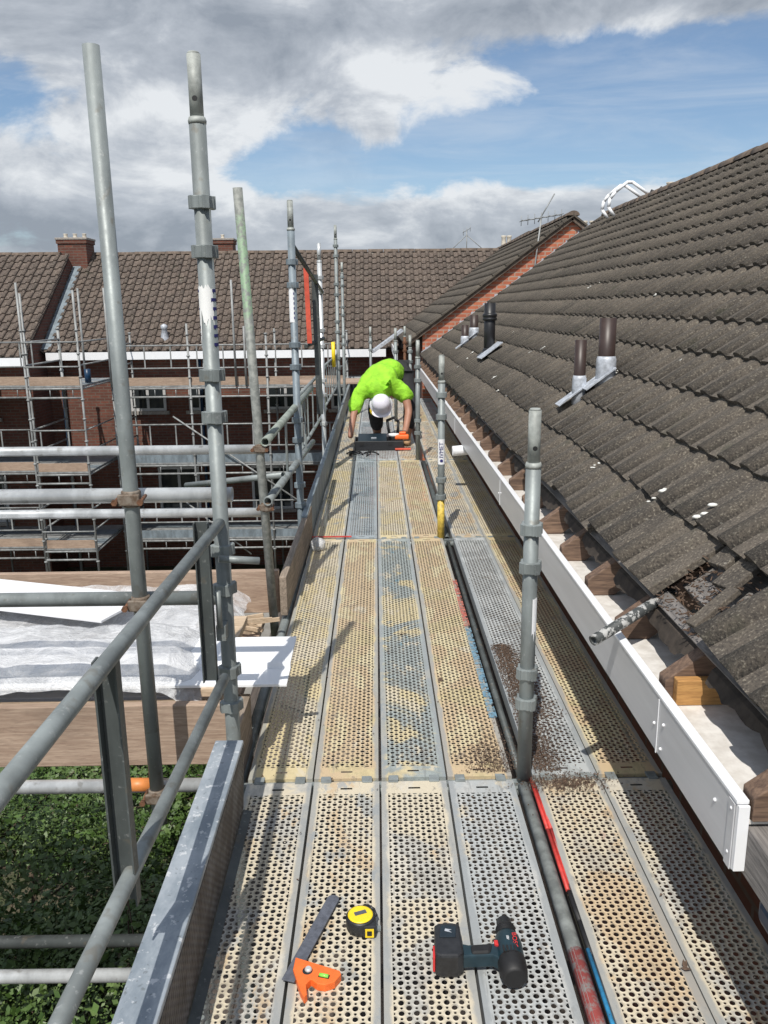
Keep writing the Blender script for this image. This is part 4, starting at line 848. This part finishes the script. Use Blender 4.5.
# tape measure
c=gz(361,928,0); cx,cy=c.x,c.y
tm=empty('tape_measure',(cx,cy,0),'yellow and black tape measure on the second plank','tool')
m=MB(); m.lathe((cx,cy,.001),[(.034,0),(.039,.004),(.039,.036),(.035,.040)],28); m.box((cx+.005,cy-.040,.001),(cx+.040,cy-.005,.036)); m.build('case','black_plastic',tm,.004)
m=MB(); m.lathe((cx-.001,cy,.0405),[(.033,0),(.033,.0015),(.029,.003)],28); yf=m.build('face','tape_yellow',tm)
m=MB(); m.bar((cx-.016,cy-.002,.0440),(cx+.014,cy+.009,.0440),.013,.0012); m.build('face_label','tool_grey',yf)
m=MB(); m.box((cx+.012,cy-.0415,.006),(cx+.034,cy-.0402,.030)); m.box((cx+.012,cy-.0425,.006),(cx+.034,cy-.0405,.010)); m.build('front_panel','tape_yellow',tm)
m=MB(); m.box((cx+.0165,cy-.0432,.012),(cx+.029,cy-.0426,.025)); m.build('front_window','black_rubber',tm)
m=MB(); m.path([(cx+.002,cy+.036,.03),(cx+.018,cy+.042,.034),(cx+.034,cy+.028,.034),(cx+.040,cy+.008,.03)],.004,8); m.build('belt_clip','black_plastic',tm)
m=MB(); m.box((cx+.040,cy-.018,.004),(cx+.052,cy-.006,.012)); m.build('end_hook','galvanised_steel',tm)
# cordless drill lying on its side
c=gz(507,952,.03); DX,DY=c.x,c.y
dr=empty('cordless_drill',(DX,DY,0),'dark blue and black cordless drill lying on its side on the third and fourth planks','drill')
def slab(name,pts,z0,z1,mat,bev,par): 
    m=MB(); m.prism([(DX+a_,DY+b__) for a_,b__ in pts],z0,z1); return m.build(name,mat,par,bev)
# motor housing (axis along Y), profile as stacked lathe along y, slightly squashed
m=MB(); m.lathe((DX+.005,DY,.036),[(.026,-.092),(.029,-.088),(.032,-.070),(.033,-.03),(.034,.01),(.031,.032),(.026,.045)],22,'y'); mh=m.build('motor_housing','tool_blue',dr)
m=MB(); m.lathe((DX+.006,DY,.036),[(.0235,.044),(.0245,.058),(.0245,.070),(.023,.072),(.0205,.074),(.019,.098),(.014,.104)],18,'y'); ch=m.build('chuck','black_plastic',dr)
m=MB()
for k in range(5): m.lathe((DX+.006,DY+.048+k*.005,.036),[(.0253,0),(.0253,.0022)],18,'y')
m.build('clutch_rings','black_rubber',ch)
m=MB(); m.lathe((DX+.005,DY,.036),[(.024,-.094),(.0305,-.088),(.0340,-.070),(.0345,-.045),(.034,-.038)],22,'y'); m.build('rear_grip','black_rubber',mh)
for k in range(4):
    m=MB(); m.box((DX-.016+.009*k,DY-.042,.0675),(DX-.011+.009*k,DY-.022,.0705)); m.build('vent_slot','black_rubber',mh)
slab('handle',[(-.020,.018),(-.030,.006),(-.095,.002),(-.115,.008),(-.115,-.038),(-.095,-.036),(-.04,-.034),(-.024,-.045)],.016,.052,'tool_blue',.011,dr)
slab('grip',[(-.034,.003),(-.092,-.001),(-.092,-.033),(-.044,-.031)],.0115,.0565,'black_rubber',.008,dr)
slab('trigger',[(-.030,.004),(-.030,.014),(-.052,.013),(-.060,.006),(-.058,.002)],.026,.042,'tool_red',.003,dr)
slab('direction_switch',[(-.022,-.008),(-.022,.010),(-.032,.010),(-.032,-.004)],.050,.058,'tool_red',.002,dr)
bt=slab('battery',[(-.112,.058),(-.135,.064),(-.166,.062),(-.176,.054),(-.180,-.044),(-.166,-.050),(-.125,-.050),(-.110,-.040)],.002,.066,'black_plastic',.006,dr)
slab('battery_button',[(-.1785,-.002),(-.1835,-.004),(-.1855,-.040),(-.180,-.042)],.012,.055,'tool_red',.001,bt)
slab('battery_cover',[(-.122,.046),(-.142,.052),(-.160,.050),(-.166,.010),(-.126,.010)],.0655,.0685,'navy_plastic',.001,bt)
slab('arrow_mark',[(-.134,.024),(-.152,.030),(-.150,.038),(-.134,.034),(-.142,.031)],.0686,.0690,'lead',0,bt)
text('BOSCH',.0155,(DX+.017,DY-.012,.0676),(0,R(22),R(-90)),'tool_red',mh)
text('18V',.009,(DX+.001,DY+.004,.0694),(0,R(0),R(-90)),'pvc_white',mh)
# ------------------------------------------------------------------ toolbox by the worker
tbx=empty('toolbox',(.05,9.6,0),'open black toolbox on the planks under the bending worker','toolbox')
m=MB(); m.box((-.26,9.44,.0),(.30,9.80,.012)); m.box((-.26,9.44,.0),(.30,9.455,.11)); m.box((-.26,9.785,.0),(.30,9.80,.11)); m.box((-.26,9.4551,.0),(-.245,9.785,.11)); m.box((.285,9.4551,.0),(.30,9.785,.11)); m.build('case','black_plastic',tbx,.006)
m=MB(); m.extr([(-.22,9.50,.085),(-.22,9.78,.15),(-.22,9.79,.135),(-.22,9.51,.07)],(.33,0,0)); ld_=m.build('tray','navy_plastic',tbx,.006)
m=MB(); m.box((-.07,9.62,.108),(-.01,9.65,.124)); m.build('badge','lead',ld_)
m=MB(); m.path([(.14,9.74,.15),(.12,9.78,.30),(.20,9.80,.33),(.25,9.79,.28),(.24,9.76,.15)],.016,8); m.build('handle','black_rubber',tbx)
m=MB(); m.box((-.20,9.432,.06),(-.15,9.4395,.10)); m.build('latch','black_rubber',tbx)
m=MB(); m.box((.12,9.432,.06),(.17,9.4395,.10)); m.build('latch','black_rubber',tbx)
st=empty('circular_saw',(.25,9.5,.1),'orange and white power tool held over the toolbox','power tool')
m=MB(); m.lathe((.19,9.52,.17),[(.02,-.012),(.060,-.010),(.062,.010),(.02,.014)],20,'z'); m.build('guard','pvc_upper',st,.003)
m=MB(); m.box((.20,9.46,.12),(.36,9.55,.175)); m.box((.25,9.49,.175),(.33,9.53,.205)); m.build('body','tool_orange',st,.016)
m=MB(); m.box((.20,9.40,.01),(.38,9.432,.03)); o=m.build('spirit_level','orange_red_paint',None,.004); tag(o,'small orange strip at the front right of the toolbox','tool')
m=MB(); rg=random.Random(6)
for i in range(9):
    p=Vector((-.30+.27*rg.random(),9.05+.2*rg.random(),.02)); d=Vector((rg.uniform(-1,1),rg.uniform(-1,1),.1)).normalized()*.07; m.path([p-d,p+Vector((0,0,.015)),p+d],.010,6)
o=m.build('tool_strap','black_rubber'); tag(o,'dark strap and clips lying on the planks in front of the toolbox','strap')
# ------------------------------------------------------------------ worker
def skin_obj(name,chains,mat,parent=None,sub=2,root=0):
    """chains: list of lists of (x,y,z,r); a chain may start with an int = index of an existing vertex"""
    vs=[];es=[];rs=[];idx={}
    for ch in chains:
        prev=None
        for p in ch:
            if isinstance(p,str): prev=idx[p]; continue
            nm=None
            if len(p)==5: nm=p[4]
            vs.append(p[:3]); rs.append(p[3]); i=len(vs)-1
            if nm: idx[nm]=i
            if prev is not None: es.append((prev,i))
            prev=i
    me=bpy.data.meshes.new(name); me.from_pydata(vs,es,[]); me.materials.append(MATS[mat])
    o=bpy.data.objects.new(name,me); COL.objects.link(o)
    md=o.modifiers.new('skin','SKIN'); md.use_smooth_shade=True
    if not me.skin_vertices: me.skin_vertices.new()
    sv=me.skin_vertices[0].data
    for i,r_ in enumerate(rs):
        sv[i].radius=(r_,r_) if not isinstance(r_,tuple) else r_
        sv[i].use_root=(i==root)
    ms=o.modifiers.new('sub','SUBSURF'); ms.levels=sub; ms.render_levels=sub
    if parent is not None: o.parent=parent
    return o
def fingers(h,d,side,spread,curl=(0,0,-1)):
    """five separate tapered fingers from the palm centre h pointing along d"""
    h,d,side,curl=Vector(h),Vector(d).normalized(),Vector(side).normalized(),Vector(curl); out=[]
    for k,ln in enumerate((.062,.072,.068,.052)):
        b_=h+side*(k-1.5)*.020+d*.020; p1=b_+d*ln*.55+curl*.006; p2=p1+d*ln*.40+curl*.020
        out.append([(*b_,.010),(*p1,.009),(*p2,.007)])
    b_=h-side*.034; p1=b_+(d*.5-side*.7)*.035; p2=p1+(d*.9+side*.1)*.03+curl*.01
    out.append([(*(h-side*.020),.011),(*p1,.010),(*p2,.008)])
    return out
hipL=(.20,10.30,.80); 
body=[[(.22,10.32,.78,.10,'pelvis'),(.18,10.22,.81,.10),(.10,10.08,.80,.11),(.045,9.95,.72,.12,'chest'),(.03,9.88,.66,.09,'neckb'),(.035,9.82,.58,.060),(.045,9.80,.52,.075),(.05,9.785,.45,.078),(.052,9.775,.385,.05)],
 ['chest',(-.12,9.93,.66,.075),(-.215,9.90,.58,.058),(-.275,9.78,.36,.044),(-.305,9.66,.17,.034),(-.312,9.62,.115,.036)],
 ['chest',(.22,9.95,.66,.075),(.33,9.92,.60,.060),(.375,9.84,.40,.048),(.335,9.68,.22,.038),(.315,9.62,.175,.038)],
 ['pelvis',(.33,10.30,.74,.095),(.40,10.08,.45,.075),(.36,9.98,.12,.055),(.345,9.90,.05,.045)],
 ['pelvis',(.10,10.30,.74,.095),(-.02,10.0,.42,.08),(.0,10.25,.12,.06),(.0,10.32,.05,.045)]]
person=skin_obj('person',body+fingers((-.314,9.60,.085),(0.05,-.25,-1),(1,.1,0),0,(0,-.4,-.1))+fingers((.305,9.585,.155),(-.35,-.4,-.7),(1,-.1,-.4),0,(-.5,-.2,-.3)),'skin')
tag(person,'worker in a bright yellow green top and white helmet bending over the toolbox','person')
o=skin_obj('t_shirt',[[(.235,10.33,.79,.15),(.18,10.20,.835,.168),(.10,10.08,.83,.185),(.045,9.95,.74,.195,'c'),(.03,9.88,.67,.16),(.035,9.82,.585,.115),(.043,9.80,.53,.098)],['c',(-.12,9.93,.66,.125),(-.215,9.90,.58,.095),(-.255,9.84,.46,.078),(-.27,9.81,.37,.075)],['c',(.22,9.95,.66,.125),(.33,9.92,.60,.105),(.375,9.89,.49,.095)],],'hi_vis',person)
m=MB(); m.ball((.035,9.875,.665),.135,16,10,(1.25,.9,.95)); m.build('shirt_yoke','hi_vis',person)
tx=bpy.data.textures.new('folds','CLOUDS'); tx.noise_scale=.09; tx.noise_depth=2
md=o.modifiers.new('folds','DISPLACE'); md.texture=tx; md.strength=.045; md.mid_level=.5; md.texture_coords='GLOBAL'
o=skin_obj('trousers',[[(.25,10.40,.77,.180,'p'),(.225,10.33,.81,.168)],['p',(.34,10.30,.74,.11),(.41,10.08,.45,.092),(.37,9.98,.14,.075)],['p',(.10,10.30,.74,.11),(-.02,9.99,.42,.10),(.0,10.24,.14,.08)]],'dark_cloth',person)
m=MB(); m.ball((-.03,9.90,.40),.05,10,6,(1.1,.5,1.2)); m.build('knee_pad','tape_yellow',person)
# face features and ears kept with the head
m=MB(); hc=Vector((.047,9.79,.47)); m.ball(hc+Vector((0,.075,-.02)),.016,8,6,(.8,1.4,1.4)); 
for s_ in (-1,1): m.ball(hc+Vector((s_*.082,.005,-.005)),.02,8,6,(.35,.8,1.2)); 
m.build('ears_and_nose','skin',person)
# helmet: dome over the crown, crown points at the camera and down
hm=MB(); hv=Vector((.05,9.755,.50)); ax=Vector((.0,-.72,.30)).normalized(); 
vs=[];fs=[]; a1=ax.orthogonal().normalized(); a2=ax.cross(a1); nu=24
prof=[(0,.125),(.035,.121),(.065,.108),(.090,.085),(.106,.052),(.113,.015),(.114,-.02),(.135,-.028),(.134,-.034)]
for r_,h_ in prof:
    for i in range(nu): t_=2*math.pi*i/nu; vs.append(hv+ax*h_+a1*(r_*math.cos(t_))+a2*(r_*math.sin(t_)))
for k in range(len(prof)-1):
    for i in range(nu): fs.append((k*nu+i,k*nu+(i+1)%nu,(k+1)*nu+(i+1)%nu,(k+1)*nu+i))
hm.add(vs,fs,True); hh_=hm.build('hard_hat','helmet_white',person)
m=MB(); bd=a1 if a1.z>0 else -a1; pk=hv-ax*.026; vs=[]
for i in range(9):
    t_=math.pi*(i/8); dv=Vector((math.cos(t_),0,0))*.11+Vector((0,-.30,-.72)).normalized()*(.10+.06*math.sin(t_)); vs+=[pk+Vector((math.cos(t_)*.10,0,0))+Vector((0,-.30,-.72)).normalized()*.07,pk+dv]
m.add(vs,[(2*i,2*i+2,2*i+3,2*i+1) for i in range(8)],True); m.build('peak','helmet_white',hh_)
for bx,by,nm in ((.345,9.86,1),(.0,10.30,0)):
    m=MB(); m.lathe((bx,by,.002),[(.05,0),(.052,.05),(.045,.13)],12); m.ball((bx,by-.09,.045),.058,12,8,(.85,1.7,.75)); m.build('boot','tan_boot' if nm else 'dark_cloth',person)
# ------------------------------------------------------------------ scaffolds on the far houses
def far_scaffold(x0,x1,yf,yb,lifts,sp_,top,label,inner_top=1.2,boards_top=True):
    t=empty('scaffolding',((x0+x1)/2,yf,GZ),label,'scaffolding','scaffolding on the far houses')
    n=max(1,round((x1-x0)/sp_)); r=.026; rg=random.Random(int(abs(x0)*10))
    for i in range(n+1):
        x_=x0+(x1-x0)*i/n
        for y_,zt in ((yf,top+rg.uniform(-.15,.15)),(yb,inner_top+rg.uniform(-.1,.1))):
            m=MB(); m.tube((x_,y_,GZ),(x_,y_,zt),r,8)
            for zc in lifts:
                for dz in (.0,.5,1.0,1.5): m.lathe((x_,y_,zc+dz-.3),[(r,-.02),(r*1.7,-.012),(r*1.7,.012),(r,.02)],8)
            m.build('standard','distant_steel',t)
    for zl in lifts:
        m=MB()
        m.tube((x0,yf,zl-.06),(x1,yf,zl-.06),.024,8); m.tube((x0,yf,zl-.26),(x1,yf,zl-.26),.024,8); m.tube((x0,yb,zl-.06),(x1,yb,zl-.06),.024,8)
        x_=x0
        while x_<x1: m.tube((x_,yf,zl-.26),(x_,yf,zl-.06),.012,6); x_+=.5
        m.build('ledger','distant_steel',t)
        for j in range(5):
            y_=yf+.03+j*(yb-yf-.06)/5; m=MB(); m.box((x0,y_,zl-.03),(x1,y_+(yb-yf-.06)/5-.01,zl+.008)); m.build('deck_board','blue_grey_steel' if j%2 else 'distant_steel',t)
        m=MB(); m.box((x0+.05,yf+.035,zl+.01),(x1-.05,yf+.06,zl+.20)); m.build('toe_board','board_timber' if zl>-1 or x0<-6.6 else 'blue_grey_steel',t)
        # guard rail panels
        m=MB(); m.tube((x0,yf-.02,zl+.95),(x1,yf-.02,zl+.95),.018,8); m.tube((x0,yf-.02,zl+.42),(x1,yf-.02,zl+.42),.018,8)
        x_=x0+.2
        while x_<x1: m.bar((x_,yf-.02,zl+.42),(x_,yf-.02,zl+.95),.03,.012,(0,1,0)); x_+=.62
        m.build('guard_rail','distant_steel',t)
    # end returns
    for zl in lifts:
        for x_ in (x0,x1):
            m=MB(); m.tube((x_,yf,zl-.06),(x_,yb,zl-.06),.022,8); m.tube((x_,yf,zl+.95),(x_,yb,zl+.95),.018,8); m.tube((x_,yf,zl+.45),(x_,yb,zl+.45),.018,8)
            m.build('end_rail','distant_steel',t)
    return t
s1=far_scaffold(-13.0,-7.72,18.9,20.9,[-.02,-1.95,-3.75],1.75,2.05,'scaffolding in front of the forward left house')
s2=far_scaffold(-7.70,-6.50,18.7,20.9,[-.02,-1.95,-3.75],1.2,2.10,'narrow scaffold tower with timber toe boards at the corner of the left house',inner_top=1.25)
s3=far_scaffold(-6.3,-.75,20.25,22.0,[-.18,-2.05,-3.95],1.85,1.15,'long scaffolding across the main far terrace',inner_top=1.05)
m=MB(); 
for a,b_ in (((-4.9,20.2,-.9),(-1.0,20.2,-3.7)),((-4.9,20.3,-2.9),(-3.2,20.3,-4.4))): m.tube(a,b_,.020,8)
m.build('diagonal_brace','distant_steel',s3)
for x_,zt in ((-6.9,2.1),(-6.3,2.1),(-3.34,2.25),(-3.1,1.2)):
    m=MB(); m.tube((x_,20.2,-.2),(x_,20.2,zt),.026,8); m.build('tall_standard','distant_steel',s3)
# corner run joining our walkway
m=MB(); 
for i in range(5): m.box((-1.9,18.6+i*.23,-.04),(1.1,18.6+i*.23+.222,-.005))
o=m.build('corner_decking','board_timber'); tag(o,'timber decking where the walkway turns at the far corner','scaffold boards')
m=MB(); p=gy(80,375,18.9); m.tube((p.x,19.4,0),(p.x,19.4,.30),.07,12); o=m.build('blue_drum','navy_blue'); tag(o,'blue drum on the top lift of the narrow scaffold tower','drum')
# loose old timbers at the valley by the far corner
m=MB(); a=gy(372,352,16.2); b_=gy(402,330,16.3); m.bar(a,b_,.18,.05); o=m.build('valley_lead','lead'); tag(o,'grey strip of lead along the valley at the foot of the raised roof','lead strip')
m=MB(); a=gy(380,376,15.8); b_=gy(396,362,16.2); m.bar(a,b_,.2,.05); o=m.build('loose_timber','fresh_timber'); tag(o,'loose brown plank behind the worker at the far corner','timber board')
# ------------------------------------------------------------------ greenery below
def bush(name,cells,label,nleaf,seed,leaf=.045,group=None):
    t=empty(name,(cells[0][0],cells[0][1],GZ),label,'bush' if name=='bush' else 'tree',group); rg=np.random.default_rng(seed)
    m=MB(); r_=random.Random(seed)
    for (cx,cy,cz,rx,ry,rz) in cells:
        for k in range(3):
            b0=Vector((cx+r_.uniform(-.2,.2),cy+r_.uniform(-.2,.2),GZ)); b1=Vector((cx+r_.uniform(-.4,.4)*rx,cy+r_.uniform(-.4,.4)*ry,cz+rz*.2)); m.tube(b0,b1,.05,7,r2=.02)
            for q in range(5):
                d=Vector((r_.gauss(0,1)*rx,r_.gauss(0,1)*ry,abs(r_.gauss(0,1))*rz)).normalized(); m.tube(b0.lerp(b1,.5+.5*r_.random()),Vector((cx+d.x*rx*.92,cy+d.y*ry*.92,cz+d.z*rz*.95)),.014,5,r2=.004)
    m.build('trunk','bark',t)
    V=[];Fc=[]
    tot=sum(c[3]*c[4] for c in cells); vid=0
    allv=[]
    for (cx,cy,cz,rx,ry,rz) in cells:
        n=int(nleaf*rx*ry/tot)
        d=rg.normal(size=(n,3)); d[:,2]=np.abs(d[:,2])*1.0-.25; d/=np.linalg.norm(d,axis=1)[:,None]
        ang=np.array([noise.noise(Vector(v*3.0)+Vector((cx,cy,cz))) for v in d]); ang2=np.array([noise.noise(Vector(v*8.0)+Vector((cx,cy,cz))) for v in d])
        rad=(.86+.30*ang+.16*ang2)*(1-.35*rg.random(n)**2.2)
        c=d*rad[:,None]*np.array([rx,ry,rz])+np.array([cx,cy,cz])
        nrm=d+rg.normal(size=(n,3))*.65+np.array([0,-.1,.5]); nrm/=np.linalg.norm(nrm,axis=1)[:,None]
        a=np.cross(nrm,rg.normal(size=(n,3))); a/=np.linalg.norm(a,axis=1)[:,None]; b2=np.cross(nrm,a)
        s_=leaf*(.45+1.35*rg.random(n)**2.5)[:,None]
        p0=c-a*s_; p1=c+b2*s_*.55-nrm*s_*.12; p2=c+a*s_; p3=c-b2*s_*.55-nrm*s_*.12
        allv.append(np.stack([p0,p1,p2,p3],1).reshape(-1,3))
    av=np.concatenate(allv); off=np.array(t.location); av=av-off
    nn=len(av)//4; me=bpy.data.meshes.new('foliage'); me.vertices.add(len(av)); me.vertices.foreach_set('co',av.astype(np.float32).ravel()); me.loops.add(nn*4); me.loops.foreach_set('vertex_index',np.arange(nn*4,dtype=np.int32)); me.polygons.add(nn); me.polygons.foreach_set('loop_start',np.arange(nn,dtype=np.int32)*4); me.update(calc_edges=True); me.materials.append(MATS['leaf'])
    o=bpy.data.objects.new('foliage',me); COL.objects.link(o); o.parent=t
    return t
bush('bush',[(-1.6,4.6,-3.4,1.5,1.5,1.5),(-3.4,4.4,-3.3,1.5,1.6,1.55),(-2.4,3.0,-3.6,1.4,1.3,1.4),(-.6,3.6,-3.6,1.1,1.4,1.3),(-1.2,2.2,-3.7,1.2,1.1,1.3),(-5.0,4.8,-3.4,1.4,1.5,1.5),(-3.2,6.3,-3.6,1.6,1.4,1.4),(-.9,5.9,-3.8,1.3,1.2,1.2)],'dense dark green bush below the near guard rail',170000,1,.024)
bush('bush',[(-6.9,12.3,-3.7,1.5,1.3,1.9)],'green bush at the left edge in front of the far scaffolding',26000,2,.045)
bush('bush',[(-1.0,8.5,-4.3,1.3,1.8,1.0),(-3.4,9.3,-4.4,1.6,1.3,.9)],'low green shrubs beyond the platform',34000,3,.035)
